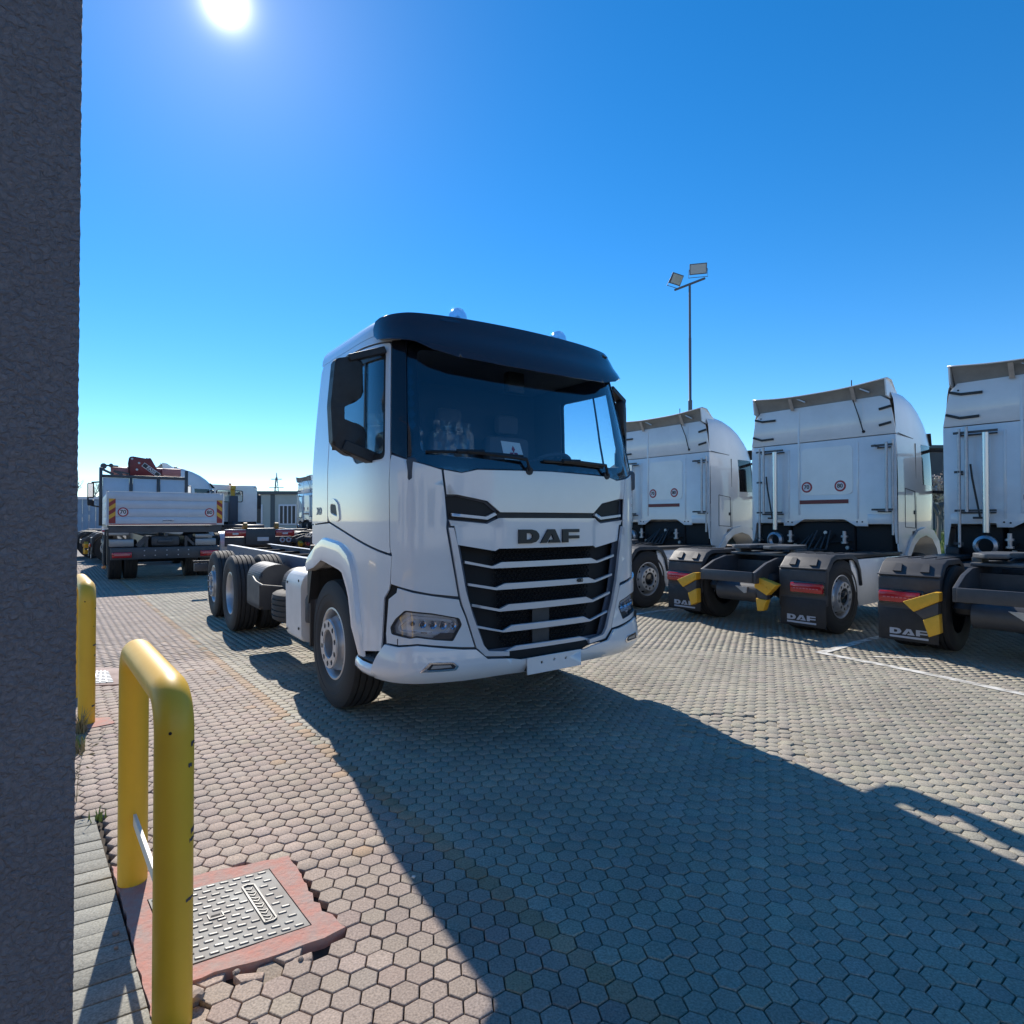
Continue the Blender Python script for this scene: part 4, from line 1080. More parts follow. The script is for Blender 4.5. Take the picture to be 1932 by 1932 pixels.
tractor0 = make_tractor()
TG = 'white tractor units parked in a row with their rears to the yard'
def place_tractor(x, y, ang, label, group=TG, first=[True]):
    if first[0]: o = tractor0; first[0] = False
    else: o = copy_tree(tractor0)
    o.location = (x, y, 0); o.rotation_euler = (0, 0, radians(ang))
    tag(o, label, 'truck', group)
    return o
place_tractor(3.27, 8.82, -53, 'middle one of the three large white tractor units, its whole rear wall in view')
place_tractor(1.22, 11.28, -53, 'white tractor unit half hidden behind the front truck, beside its right mirror')
place_tractor(5.17, 6.32, -50.2, 'large white tractor unit cut off by the right edge of the picture')
ROWS = [(4, 'tractor unit almost hidden behind the front truck cab, only a mudguard slice showing'),
        (5, 'tractor unit whose yellow chocks show between the hook lift truck and front truck cab'),
        (6, 'far tractor unit whose sunlit mudguards show above the hook lift truck rear'),
        (7, 'farthest white tractor unit, its tall cab standing before the beige hall')]
for k, lab in ROWS:
    place_tractor(1.22 - 1.90 * k, 11.28 + 2.495 * k, -53, lab)
G2 = 'white tractor units parked behind the dropside truck'
place_tractor(-15.75, 22.75, -53, 'white tractor unit with a rounded high roof rising behind the red crane', G2)
place_tractor(-18.05, 25.2, -53, 'white tractor unit at the far left beside the plastered pillar, its rear wheel in view', G2)

# =====================================================================  DROPSIDE TRUCK WITH CRANE
def dropside():
    t = empty('dropside_truck', (-8.6, 15.2, 0), radians(35), 'dropside truck seen from behind, with hazard stripes on its tailboard and a folded red crane', 'truck')
    # planks of the tailboard
    for k in range(4):
        z0 = 1.405 + k * .2
        MB().box(-1.25, 1.27, -.02, .02, z0, z0 + .1975, .003).build('tailboard_plank', M_ALU, t)
    mb = MB(); mb.box(-1.27, -1.25, -.03, .03, 1.40, 2.21); mb.box(1.27, 1.29, -.03, .03, 1.40, 2.21); mb.box(-1.27, 1.29, -.03, .03, 2.206, 2.22)
    mb.build('tailboard_frame', M_WHITE2, t)
    # hazard panels: red ground with yellow diagonal stripes
    for x0, x1, d in ((-1.215, -1.08, 1), (1.125, 1.255, -1)):
        z0, z1 = 1.45, 2.04
        hz = MB().box(x0, x1, -.026, -.02, z0, z1).build('hazard_panel', mat('hazard_red', (.28, .02, .02), .4), t)
        w = x1 - x0
        for k in range(3):
            zc = z0 + .09 + k * .20
            P = [(x0, zc), (x1, zc + .10 * 1), (x1, zc + .20), (x0, zc + .10)] if d > 0 else [(x0, zc + .10), (x1, zc), (x1, zc + .10), (x0, zc + .20)]
            P = [(x, min(max(z, z0), z1)) for x, z in P]
            MB().prism(P, .027, .029, MXZ).build('hazard_stripe', mat('hazard_yellow', (.72, .36, .03), .4), hz)
    for x, num in ((-.93, '70'), (.955, '80')):
        mb = MB(); mb.lathe([(0, .004), (.110, .004), (.112, 0)], 28, Tm(x, -.021, 1.72) @ Rm(pi / 2, 'X')); d = mb.build('speed_sign', M_SIGNRED, t)
        MB().lathe([(0, .006), (.084, .006), (.085, .003)], 28, Tm(x, -.021, 1.72) @ Rm(pi / 2, 'X')).build('sign_face', M_SIGNW, d)
        mb = MB(); text_mb(mb, num, .13, .003, Tm(x, -.029, 1.72) @ Rm(pi / 2, 'X')); mb.build('numerals', M_INK, d, smooth=None)
    MB().box(-1.21, 1.12, -.026, -.019, 1.415, 1.437).build('red_stripe', mat('tape_red', (.3, .01, .02), .4), t)
    pl = MB().box(-.10, .15, -.030, -.02, 1.475, 1.545, .003).build('maker_plate', M_SIGNW, t)
    mb = MB(); text_mb(mb, 'ANTONELLI', .046, .003, Tm(.025, -.032, 1.51) @ Rm(pi / 2, 'X')); mb.build('plate_lettering', M_INK, pl, smooth=None)
    # side boards and bed
    for s in (-1, 1):
        for k in range(4):
            z0 = 1.405 + k * .2
            MB().box(*sorted((s * 1.22 + .01, s * 1.25 + .01)), .05, 5.4, z0, z0 + .1975, .003).build('sideboard_plank', M_ALU, t)
        mb = MB(); mb.prism([(.10, 1.40), (.10, 2.16), (.16, 2.24), (.32, 2.24), (.36, 2.1), (.36, 1.40)], s * 1.262 + .01, s * 1.24 + .01, MYZ)
        mb.build('corner_hinge', M_GREYP if s > 0 else mat('worn_aluminium', (.34, .33, .31), .5, metal=.4, noise=.4, nscale=6), t)
    MB().box(-1.24, 1.26, .02, 5.5, 1.34, 1.40).build('bed_floor', M_FRAMEG, t)
    mb = MB()
    for x in (-.98, -.36, .28, .92): mb.box(x - .04, x + .04, -.05, .04, 1.36, 1.395, .004)
    mb.box(-1.22, 1.24, .0, .06, 1.22, 1.345)
    mb.build('hinge_beam', M_FRAMEG, t)
    # headboard: posts, bar and panels
    for x in (-1.285, -.485, .275, 1.085):
        MB().box(x - .045, x + .045, 5.46, 5.55, 1.35, 3.17 if abs(x) > 1 else 2.86, .006).build('headboard_post', M_FRAMEG, t)
    MB().box(-1.24, 1.04, 5.45, 5.56, 2.86, 2.95, .006).build('headboard_bar', M_FRAMEG, t)
    for x0, x1 in ((-1.235, -.535), (-.435, .225), (.325, 1.035)):
        MB().box(x0, x1, 5.49, 5.52, 1.4, 2.855, .004).build('headboard_panel', M_ALU, t)
    mb = MB()
    for a, b in (((-1.28, 3.13), (-.95, 2.96)), ((-.72, 2.955), (-.95, 3.08))): mb.bar((a[0], 5.5, a[1]), (b[0], 5.5, b[1]), .05, .07)
    mb.build('headboard_brace', M_FRAMEG, t)
    # bumper, lamps, lockers
    MB().box(-1.18, 1.2, -.02, .12, .57, .86, .015).build('rear_bumper', M_FRAMEG, t)
    mb = MB()
    for x in (-.48, -.25, 0, .25, .48):
        for z in (.66, .78): mb.lathe([(0, .008), (.014, .006), (.015, 0)], 8, Tm(x, -.02, z) @ Rm(pi / 2, 'X'))
    mb.build('bumper_bolts', M_STEEL, t)
    for x0, x1 in ((-1.15, -.74), (.74, 1.17)):
        l = MB().box(x0, x1, -.075, -.02, .615, .755, .02).build('tail_lamp', M_RED, t)
        MB().box(x0 + .05, x1 - .05, -.080, -.074, .675, .70).build('lamp_element', mat('lamp_pink', (.55, .16, .18), .25), l)
    for x0, x1, z0, z1 in ((-1.20, -.70, .88, 1.06), (.64, 1.12, .88, 1.05), (.64, 1.02, 1.075, 1.17)):
        MB().box(x0, x1, .05, .55, z0, z1, .01).build('toolbox', M_CHECKER, t)
    mb = MB(); mb.bar((-.62, .1, .88), (-.42, .1, 1.12), .05, .12); mb.bar((.62, .1, .90), (.40, .1, 1.12), .05, .06); mb.box(-.34, .30, .1, .5, .88, 1.14, .06); mb.box(-.2, .14, .05, .12, .95, 1.06, .03); mb.box(-.05, .02, .0, .08, 1.13, 1.2)
    mb.build('tow_coupling', M_FRAMEG, t)
    for s in (-1, 1):
        MB().box(*sorted((s * .40, s * .46)), .05, 8.6, .85, 1.12).build('frame_rail', M_CHASSIS, t)
        for y in (1.6, 7.6):
            wheel(t, s * 1.04, y, s, 'concave', z=.5)
        wheel(t, s * .70, 1.6, s, 'none', z=.5)
    mb = MB(); mb.tube([(-1, 1.6, .5), (1, 1.6, .5)], .09, 10); mb.box(-.4, .4, 1.0, 8.0, .7, .95); mb.build('driveline', M_DARK, t)
    # side guard, hoses and marker arms on the left
    mb = MB(); mb.box(-1.24, -1.21, .15, .45, .45, 1.30); 
    for z in (.55, .8): mb.box(-1.25, -1.22, 2.4, 6.6, z, z + .10)
    mb.build('side_guard', M_BLACKP, t)
    for (y, z0, z1, m) in ((.0, .40, 1.3, M_BLACKP), (.12, .5, 1.25, M_STEEL)):
        MB().tube([(-1.30, y, z0), (-1.31, y, (z0 + z1) / 2), (-1.27, y, z1)], .022, 8).build('marker_arm', m, t)
    MB().lathe([(0, .03), (.04, .02), (.05, -.03), (0, -.05)], 12, Tm(-1.30, .0, .42)).build('marker_lamp', M_ORANGE, t)
    mb = MB(); mb.lathe([(0, 0), (.05, .01), (.055, .05), (0, .06)], 12, Tm(-1.30, .1, 1.24)); mb.build('marker_lamp', M_RED, t)
    # cab
    cb = MB(); cb.box(-1.2, 1.2, 6.95, 8.75, 1.0, 2.80, .12); cb.build('cab_body', M_WHITE2, t)
    MB().box(-1.205, -1.19, 7.5, 8.4, 1.95, 2.55, .01).build('side_window', M_GLOSSB, t)
    MB().box(-1.0, 1.0, 8.745, 8.76, 1.85, 2.6, .01).build('windscreen', M_GLOSSB, t)
    for s in (-1, 1):
        mb = MB(); mb.box(*sorted((s * 1.42, s * 1.62)), 8.55, 8.70, 2.30, 2.84, .04); mb.box(*sorted((s * 1.42, s * 1.62)), 8.55, 8.70, 2.03, 2.24, .04)
        mb.bar((s * 1.2, 8.6, 2.88), (s * 1.5, 8.62, 2.85), .05, .05); mb.bar((s * 1.2, 8.6, 1.98), (s * 1.5, 8.62, 2.04), .05, .05); mb.bar((s * 1.6, 8.62, 2.1), (s * 1.6, 8.62, 2.8), .05, .05)
        mr = mb.build('mirror', M_BLACKP, t)
        MB().box(*sorted((s * 1.46, s * 1.60)), 8.545, 8.552, 2.34, 2.80).build('mirror_glass', M_CHROME, mr)
    return t
drop = dropside()
# the crane is bolted to the truck: parts of it
def crane(t):
    C_ = rpoly([(-.50, 2.97), (-.53, 3.40), (-.50, 3.60), (-.42, 3.64), (0.0, 3.58), (.10, 3.62), (.14, 3.56), (.45, 2.97)], .03, 3)
    mb = MB(); mb.prism(C_, 6.30, 6.55, MXZR, bev=.02); arm = mb.build('crane_arm', M_CRANE, t)
    mb = MB(); mb.box(-1.0, -.50, 6.35, 6.6, 3.05, 3.26, .03); mb.box(-1.0, 1.02, 6.6, 6.85, 3.02, 3.30, .03); mb.box(.45, 1.02, 6.35, 6.6, 3.04, 3.28, .02)
    mb.build('crane_boom', M_CRANE2, t)
    mb = MB(); mb.lathe([(0, .1), (.09, .1), (.09, -.1), (0, -.1)], 16, Tm(-1.20, 6.3, 3.27) @ Rm(pi / 2, 'X')); mb.lathe([(0, .1), (.06, .1), (.06, -.1), (0, -.1)], 16, Tm(-1.0, 6.3, 3.30) @ Rm(pi / 2, 'X')); mb.bar((-1.2, 6.3, 3.3), (-.8, 6.3, 3.28), .1, .05)
    mb.bar((-.9, 6.28, 3.12), (-.5, 6.28, 3.05), .06, .05)
    mb.build('crane_cylinder', M_FRAMEG, t)
    MB().box(-.25, .25, 6.3, 6.8, 1.2, 3.05, .04).build('crane_column', M_CRANE, t)
    mb = MB()
    for x, z in ((-.42, 3.55), (-.22, 3.42), (-.28, 3.2)): mb.lathe([(0, .012), (.035, .010), (.038, 0)], 12, Tm(x, 6.29, z) @ Rm(pi / 2, 'X'))
    mb.build('crane_pins', M_STEEL, arm)
    mb = MB(); mb.bar((-.50, 6.29, 3.5), (-.49, 6.29, 3.0), .02, .02); mb.bar((-.44, 6.29, 3.6), (-.50, 6.29, 3.52), .02, .02); mb.build('crane_edge', M_DARK, arm)
    mb = MB(); mb.lathe([(0, .05), (.05, .04), (.05, 0), (0, 0)], 12, Tm(.85, 6.3, 3.3)); mb.build('crane_valve', M_BLACKP, t)
    R = Tm(.13, 6.285, 3.20) @ Rm(radians(37.5), 'Y')
    p = MB().box(-.30, .30, -.002, .006, -.075, .075, M=R).build('name_plate', M_SIGNW, arm)
    MB().box(-.285, .285, -.006, 0.0, -.060, .060, M=R).build('name_plate_ground', M_INK, p)
    mb = MB(); text_mb(mb, 'FASSI', .135, .003, R @ Tm(0, -.009, 0) @ Rm(pi / 2, 'X')); mb.build('name_lettering', M_SIGNW, p, smooth=None)
crane(drop)

# =====================================================================  HOOK LIFT TRUCK
def hooklift():
    t = empty('hook_lift_truck', (-9.5, 23.0, 0), radians(35), 'white hook lift truck seen from behind, a yellow hook standing before its cab window', 'truck')
    for x0, x1 in ((-1.22, -.50), (.55, 1.26)):
        l = MB().box(x0, x1, -.06, .10, .91, 1.15, .03).build('tail_lamp', M_RED, t)
        MB().box(x0, x1, -.03, .2, 1.152, 1.18, .005).build('lamp_ledge', M_WHITE2, l)
        MB().box(x0 + .25, x0 + .45, -.07, -.055, .98, 1.05, .01).build('lamp_element', M_SIGNW, l)
    for x in (.80, 1.03):
        mb = MB(); mb.lathe([(0, .02), (.045, .02), (.05, .03), (.10, .03), (.105, 0)], 20, Tm(x, -.04, .77) @ Rm(pi / 2, 'X')); mb.build('round_lamp', M_LETTER, t)
        MB().lathe([(0, .036), (.045, .035), (.045, 0)], 14, Tm(x, -.04, .77) @ Rm(pi / 2, 'X')).build('lamp_core', M_CRANE, t)
    MB().box(-.52, .55, -.05, .10, .60, 1.22, .03).build('rear_beam', M_FRAMEG, t)
    MB().box(-1.2, 1.2, .10, .20, .55, .90, .02).build('underrun_bar', M_FRAMEG, t)
    MB().box(-.11, .30, -.065, -.05, .74, .885, .004).build('number_plate', M_SIGNW, t)
    for x in (-.52, .60):
        mb = MB(); mb.lathe([(0, .06), (.13, .06), (.13, -.06), (0, -.06)], 20, Tm(x, .05, 1.30) @ Rm(pi / 2, 'Y')); mb.box(x - .07, x + .07, 0, .2, 1.15, 1.3)
        mb.build('roller', mat('roller_ochre', (.45, .22, .05), .5, noise=.3), t)
    for s in (-1, 1):
        MB().box(*sorted((s * .40, s * .48)), .1, 7.3, .95, 1.22).build('frame_rail', M_FRAMEG, t)
        for y in (1.2, 2.6, 6.3):
            wheel(t, s * 1.04, y, s, 'concave', z=.5)
        mb = MB(); mb.lathe([(.58, -.28), (.60, -.28), (.60, .28), (.58, .28)], 24, Tm(s * .98, 1.2, .5) @ Rm(pi / 2, 'Y'), a0=pi / 2 + .1 + pi / 2, a1=pi * 2 - .1 + 0)
        mb.build('mudguard', M_WHITE2, t)
    for y in (1.2, 2.6, 6.3): MB().tube([(-1, y, .5), (1, y, .5)], .09, 10).build('axle', M_DARK, t)
    mb = MB(); mb.box(-.20, .16, 4.9, 5.2, 1.2, 2.60, .03); mb.box(-.38, .38, 1.0, 5.2, 1.22, 1.34, .02)
    mb.bar((-.02, 5.0, 1.3), (-.02, 4.2, 1.3), .3, .25)
    mb.build('hook_arm', mat('hook_grey', (.085, .08, .095), .5), t)
    mb = MB(); mb.prism(rpoly([(5.25, 2.60), (5.25, 3.0), (5.10, 3.12), (4.92, 3.05), (4.88, 2.88), (4.96, 2.86), (5.02, 2.96), (5.12, 2.93), (5.10, 2.60)], .03, 3), -.10, .06, MYZ, bev=.01)
    mb.build('hook', M_CHOCK, t)
    # cab with rear window seen through to the windscreen
    wl = rpoly([(-.62, 2.36), (-.62, 2.84), (.43, 2.84), (.43, 2.36)], .08)
    mb = MB(); panel_mb(mb, lambda x, z, o: (x, 5.5 - o, z), rpoly([(-1.24, 1.45), (-1.26, 2.9), (-1.10, 3.12), (.90, 3.07), (1.05, 2.92), (1.06, 1.45)], .10), [wl], th=.03, step=.3)
    mb.build('rear_wall', M_WHITE2, t)
    mb = MB(); panel_mb(mb, lambda x, z, o: (x, 5.47 - o, z), rpoly([(-.66, 2.33), (-.66, 2.87), (.47, 2.87), (.47, 2.33)], .1), [wl], th=.012, step=.3); mb.build('window_seal', M_BLACKP, t)
    MB().box(-.62, .43, 5.48, 5.485, 2.36, 2.84).build('window_pane', M_GLASS, t)
    for s in (-1, 1):
        mb = MB(); mb.prism(rpoly([(5.5, 1.3), (5.5, 3.05), (6.9, 3.0), (7.25, 2.2), (7.3, 1.3)], .08), (-1.27 if s < 0 else 1.05), (-1.24 if s < 0 else 1.08), MYZ); mb.build('cab_side', M_WHITE2, t)
        xm = -1.26 if s < 0 else 1.07
        mb = MB(); mb.bar((xm, 6.8, 2.75), (xm + s * .38, 6.9, 2.75), .05, .05); mb.bar((xm, 6.8, 2.0), (xm + s * .38, 6.9, 2.1), .05, .05); mb.box(*sorted((xm + s * .3, xm + s * .5)), 6.85, 6.95, 2.05, 2.75, .04); mb.build('mirror', M_BLACKP, t)
    mb = MB(); mb.box(-1.24, 1.05, 5.5, 6.9, 3.02, 3.10, .03); mb.build('cab_roof', M_WHITE2, t)
    MB().box(-1.2, 1.0, 5.6, 7.2, 1.3, 2.0).build('cab_floor', M_DASH, t)
    MB().box(-1.24, 1.05, 7.2, 7.3, 1.0, 2.2).build('cab_front', M_WHITE2, t)
    for x in (-1.0, .05):
        MB().lathe([(0, .13), (.05, .12), (.06, 0), (0, 0)], 12, Tm(x, 6.2, 3.10)).build('beacon', M_ORANGE, t)
    MB().box(-.6, .6, 5.5, 6.5, .95, 1.5, .05).build('exhaust_box', M_DARK, t)
    mb = MB(); mb.prism(rpoly([(-1.24, 2.4), (-1.24, 2.72), (-.98, 2.74), (-.86, 2.60), (-.86, 2.38)], .08), 4.9, 5.3, MXZR, bev=.03); mb.build('air_filter', M_BLACKP, t)
    return t
hooklift()

# =====================================================================  FLOODLIGHT MAST
mast = empty('floodlight_mast', (9.67, 33.0, 0), 0, 'tall thin grey mast with two floodlights, rising behind the row of tractor units', 'lamp post')
mb = MB(); mb.lathe([(.13, 0), (.11, 8.0), (.11, 8.0), (.075, 8.05), (.075, 11.4), (.065, 11.45), (.062, 14.4), (0, 14.42)], 16)
mb.build('mast_pole', M_POLE, mast)
MB().bar((-.62, .75, 14.32), (.62, -.65, 14.42), .09, .09).build('crossbar', M_POLE, mast)
for x, y, z, rz, rx, w, h in ((-.58, .45, 14.80, 34, 122, .84, .58), (.36, -.35, 15.05, -14, 110, .90, .56)):
    M = Tm(x, y, z) @ Rm(radians(rz), 'Z') @ Rm(radians(rx), 'X')
    b = MB().box(-w / 2, w / 2, -h / 2, h / 2, -.08, .0, .01, M=M).build('floodlight', M_POLE, mast)
    MB().box(-w / 2 + .05, w / 2 - .05, -h / 2 + .05, h / 2 - .05, 0.0, .012, M=M).build('lamp_glass', M_LAMPG, b)
    mb = MB(); mb.tube([M @ Vector((-w / 2 - .02, 0, -.04)), M @ Vector((-w / 2 - .05, -h * .75, -.06)), M @ Vector((w / 2 + .05, -h * .75, -.06)), M @ Vector((w / 2 + .02, 0, -.04))], .018, 6)
    mb.build('floodlight_bracket', M_POLE, b)

# =====================================================================  HALL, FENCES, PYLON
hall = empty('hall', (-10, 40, 0), 0, 'low beige panelled hall with a dark roof edge and barred windows, behind the parked trucks', 'building')
M_BEIGE = mat('beige_panel', (.42, .42, .37), .6, noise=.08, nscale=2)
M_HALLD = mat('hall_trim', (.06, .075, .08), .5)
MB().box(-10.9, 15, .06, 9, 0, 3.22).build('hall_core', M_BEIGE, hall)
x = -10
cols = [-8.2, -5.6, -3.0 - .02, -.4, 2.2, 4.8]
for i in range(10):
    xa = -10.9 + i * 2.6
    MB().box(xa + .14, xa + 2.6 - .14, -.02, .06, .0, 3.2).build('wall_panel', M_BEIGE, hall)
    MB().box(xa - .14, xa + .14, -.05, .06, .0, 3.2).build('wall_post', M_HALLD, hall)
    w = empty('window', (0, 0, 0)); w.parent = hall
    MB().box(xa + .40, xa + 1.95, -.07, -.02, 1.2, 2.55, .01).build('window_frame', M_SIGNW, w)
    MB().box(xa + .5, xa + 1.85, -.075, -.068, 1.3, 2.45).build('window_pane', mat('dark_window', (.012, .014, .02), .35), w)
    mb = MB()
    for q in range(4): mb.box(xa + .70 + q * .27, xa + .77 + q * .27, -.10, -.075, 1.3, 2.45)
    mb.build('window_bars', M_SIGNW, w)
MB().box(-11.1, 15.2, -.18, 9.1, 3.22, 3.42).build('roof_edge', M_HALLD, hall)

# pale workshop hall across the yard behind the camera: it shows in the paint and glass of the truck
wk = empty('workshop_hall', (4, -24, 0), radians(4), 'pale workshop hall across the yard, visible only as reflections in the front truck', 'building')
MB().box(-34, 34, -10, -.1, 0, 7.2).build('hall_core', mat('workshop_wall', (.62, .60, .56), .8, noise=.1, nscale=.8), wk)
for i in range(9):
    xa = -33 + i * 7.4
    MB().box(xa, xa + 4.4, -.14, -.04, 0 if i % 3 == 1 else 1.2, 4.6 if i % 3 == 1 else 3.2).build('roller_door' if i % 3 == 1 else 'window', mat('door_grey', (.20, .22, .25), .5) if i % 3 == 1 else M_GLOSSB, wk)
MB().box(-34.3, 34.3, -10.3, .1, 7.2, 7.6).build('roof_edge', M_HALLD, wk)

py = empty('pylon', (-116, 300, 0), 0, 'distant thin electricity pylon standing above the roof of the beige hall', 'pylon')
mb = MB()
for s in (-1, 1):
    mb.bar((s * 2.2, 0, 0), (s * .35, 0, 22.5), .28, .28); mb.bar((s * 2.2, 1.5, 0), (0, .2, 24.4), .2, .2)
for k in range(9):
    w0 = 2.2 - k * .2; mb.bar((-w0, 0, k * 2.4), (w0 - .2, 0, k * 2.4 + 2.4), .14, .14); mb.bar((w0, 0, k * 2.4), (-w0 + .2, 0, k * 2.4 + 2.4), .14, .14)
mb.bar((0, 0, 21), (0, 0, 24.8), .25, .25)
mb.build('pylon_mast', M_POLE, py)
for z, w in ((21.6, 2.6), (17.4, 3.6)):
    MB().bar((-w, 0, z), (w, 0, z), .3, .35).build('cross_arm', M_POLE, py)

# sheet metal fence at far left
fn = empty('sheet_fence', (-30, 36, 0), 0, 'blue-grey sheet metal fence with a pale top rail, beyond the trucks at far left', 'fence')
for k in range(6):
    mb = MB(); x0 = k * 1.6
    for q in range(8): mb.box(x0 + q * .2, x0 + q * .2 + .19, (q % 2) * .03, .04 + (q % 2) * .03, 0, 2.75)
    mb.build('fence_sheet', mat('fence_blue', (.26, .33, .42), .5, noise=.2, nscale=2), fn)
MB().box(0, 9.6, -.05, .12, 2.75, 2.9).build('fence_rail', M_SIGNW, fn)

# low wall of buildings to the right
M_GRASS = mat('grass_base', (.12, .17, .035), .9, noise=.35, nscale=1.5)
gm_ = MB(); gm_.add([(11, 24.5, 0.0), (60, 24.5, 0), (60, 32, .75), (13, 32, .75), (60, 70, .9), (15, 70, .9)], [(0, 1, 2, 3), (3, 2, 4, 5)])
tag(gm_.build('grass_bank', M_GRASS), kind='structure')
gb = MB()
for i in range(9000):
    y = random.uniform(24.6, 32.5); x = random.uniform(.52 * y + .2, .86 * y)
    z = (y - 24.5) / 7.5 * .75 if y < 32 else .75
    a = random.uniform(0, 6.28); h = random.uniform(.06, .22); w = .02
    dx, dy = w * cos(a), w * sin(a); lx, ly = random.uniform(-.05, .05), random.uniform(-.05, .05)
    gb.add([(x - dx, y - dy, z - .01), (x + dx, y + dy, z - .01), (x + lx, y + ly, z + h)], [(0, 1, 2)])
tag(gb.build('grass', mat('grass_blades', (.17, .22, .05), .8), smooth=None), 'green grass on the bank beyond the tractor units', None, None, 'stuff')
ob = empty('dark_building', (36, 50, 0), 0, 'dark grey building far behind the gap between the two right-hand tractor units', 'building')
MB().box(-12, 16, 0, 8, 0, 7.4).build('wall', mat('dark_wall', (.09, .085, .095), .7, noise=.2, nscale=.6), ob)
MB().box(-12.3, 16.3, -.3, 8.3, 7.4, 7.65).build('roof_edge', M_HALLD, ob)
for k in range(6):
    MB().box(-10 + k * 4.2, -8.2 + k * 4.2, -.03, .01, 3.2, 5.0).build('window', M_GLOSSB, ob)
bf = empty('bar_fence', (14, 33, .75), radians(-4), 'dark vertical bar fence on the grass bank, behind the blossoming tree', 'fence')
for k in range(14):
    mb = MB(); x0 = k * 1.5
    for q in range(10): mb.box(x0 + q * .15, x0 + q * .15 + .03, 0, .03, 0, 1.35)
    mb.box(x0, x0 + 1.5, -.01, .04, .15, .19); mb.box(x0, x0 + 1.5, -.01, .04, 1.15, 1.19); mb.box(x0 - .03, x0 + .03, -.03, .05, 0, 1.45)
    mb.build('fence_section', M_HALLD, bf)

# =====================================================================  TREES
def tree(loc, h, label, leaf_m, bark, spread=1.0, nleaf=0, leaf=.06, seed=1, rise=.35, depth=5, group=None):
    rnd = random.Random(seed)
    t = empty('tree', loc, 0, label, 'tree', group)
    mb = MB(); tips = []
    def grow(p, d, L, r, lev):
        pts = [p]; q = Vector(p)
        for i in range(3):
            d = (d + Vector((rnd.uniform(-.18, .18), rnd.uniform(-.18, .18), rnd.uniform(-.05, .15)))).normalized()
            q = q + d * L / 3; pts.append(q.copy())
        mb.tube(pts, r, 5 if lev > 1 else 8, rr=[r, r * .88, r * .78, r * .66], caps=False)
        if lev >= depth - 2: tips.extend(pts[1:])
        if lev < depth:
            for k in range(rnd.choice((2, 3, 3))):
                a = rnd.uniform(0, 2 * pi); e = rnd.uniform(.35, .85) * spread
                nd = (d + Vector((cos(a) * e, sin(a) * e, rnd.uniform(-.05, rise)))).normalized()
                grow(pts[rnd.choice((2, 3, 3))], nd, L * rnd.uniform(.62, .82), r * .6, lev + 1)
    grow(Vector((0, 0, 0)), Vector((0, 0, 1)), h * .26, h * .02, 0)
    mb.build('trunk', bark, t)
    if nleaf:
        lb = MB()
        for i in range(nleaf):
            c = rnd.choice(tips) + Vector((rnd.gauss(0, .12), rnd.gauss(0, .12), rnd.gauss(0, .12)))
            a = Vector((rnd.uniform(-1, 1), rnd.uniform(-1, 1), rnd.uniform(-1, 1))).normalized(); b = a.orthogonal().normalized()
            s = leaf * rnd.uniform(.6, 1.3); n2 = a.cross(b)
            lb.add([c - b * s, c + n2 * s * .6, c + b * s, c - n2 * s * .6], [(0, 1, 2, 3)])
        lb.build('crown', leaf_m, t, smooth=None)
    return t
M_BARK = mat('bark_grey', (.16, .14, .12), .9)
M_TWIG = mat('twig_pale', (.30, .28, .25), .9)
tree((-30.7, 44, 0), 6.2, 'bare leafless tree above the blue-grey fence, beside the plastered pillar', None, M_TWIG, seed=3, depth=6, spread=1.1)
tree((20.3, 29.0, .4), 5.2, 'tree full of pale blossom in the gap between two tractor units', mat('blossom', (.52, .46, .42), .8), M_BARK, seed=5, nleaf=5200, leaf=.085)
tree((22.9, 30.0, .5), 3.2, 'low green shrub tree beside the blossoming tree', mat('leaf_green', (.07, .11, .03), .7), M_BARK, seed=8, nleaf=4200, leaf=.08)

# =====================================================================  GROUND AND PAVING
def ground_mat():
    m = bpy.data.materials.new('yard_ground'); m.use_nodes = True
    n, l = m.node_tree.nodes, m.node_tree.links; b = n['Principled BSDF']
    b.inputs['Roughness'].default_value = .9; b.inputs['Specular IOR Level'].default_value = .2
    geo_ = n.new('ShaderNodeNewGeometry'); sp = n.new('ShaderNodeVectorMath'); sp.operation = 'LENGTH'
    l.new(geo_.outputs['Position'], sp.inputs[0])
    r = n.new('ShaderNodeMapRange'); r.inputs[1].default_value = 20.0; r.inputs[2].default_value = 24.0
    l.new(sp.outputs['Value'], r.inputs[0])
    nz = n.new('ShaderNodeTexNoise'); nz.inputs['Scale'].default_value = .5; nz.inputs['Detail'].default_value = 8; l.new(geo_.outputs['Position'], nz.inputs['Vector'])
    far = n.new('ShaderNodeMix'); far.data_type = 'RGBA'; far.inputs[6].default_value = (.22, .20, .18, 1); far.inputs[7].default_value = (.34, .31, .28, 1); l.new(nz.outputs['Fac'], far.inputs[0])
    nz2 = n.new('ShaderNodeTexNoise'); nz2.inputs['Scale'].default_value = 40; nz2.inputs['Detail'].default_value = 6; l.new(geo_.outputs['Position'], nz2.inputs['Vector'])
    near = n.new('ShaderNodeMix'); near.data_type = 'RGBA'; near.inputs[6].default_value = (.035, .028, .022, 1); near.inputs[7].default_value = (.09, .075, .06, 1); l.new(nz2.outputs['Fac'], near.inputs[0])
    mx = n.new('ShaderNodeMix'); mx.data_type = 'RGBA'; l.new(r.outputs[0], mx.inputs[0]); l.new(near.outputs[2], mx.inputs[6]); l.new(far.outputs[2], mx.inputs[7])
    l.new(mx.outputs[2], b.inputs['Base Color'])
    return m
g = MB(); g.add([(-600, -300, -.03), (600, -300, -.03), (600, 1500, -.03), (-600, 1500, -.03)], [(0, 1, 2, 3)])
ground = tag(g.build('ground', ground_mat()), kind='structure')
E0, E1 = None, None
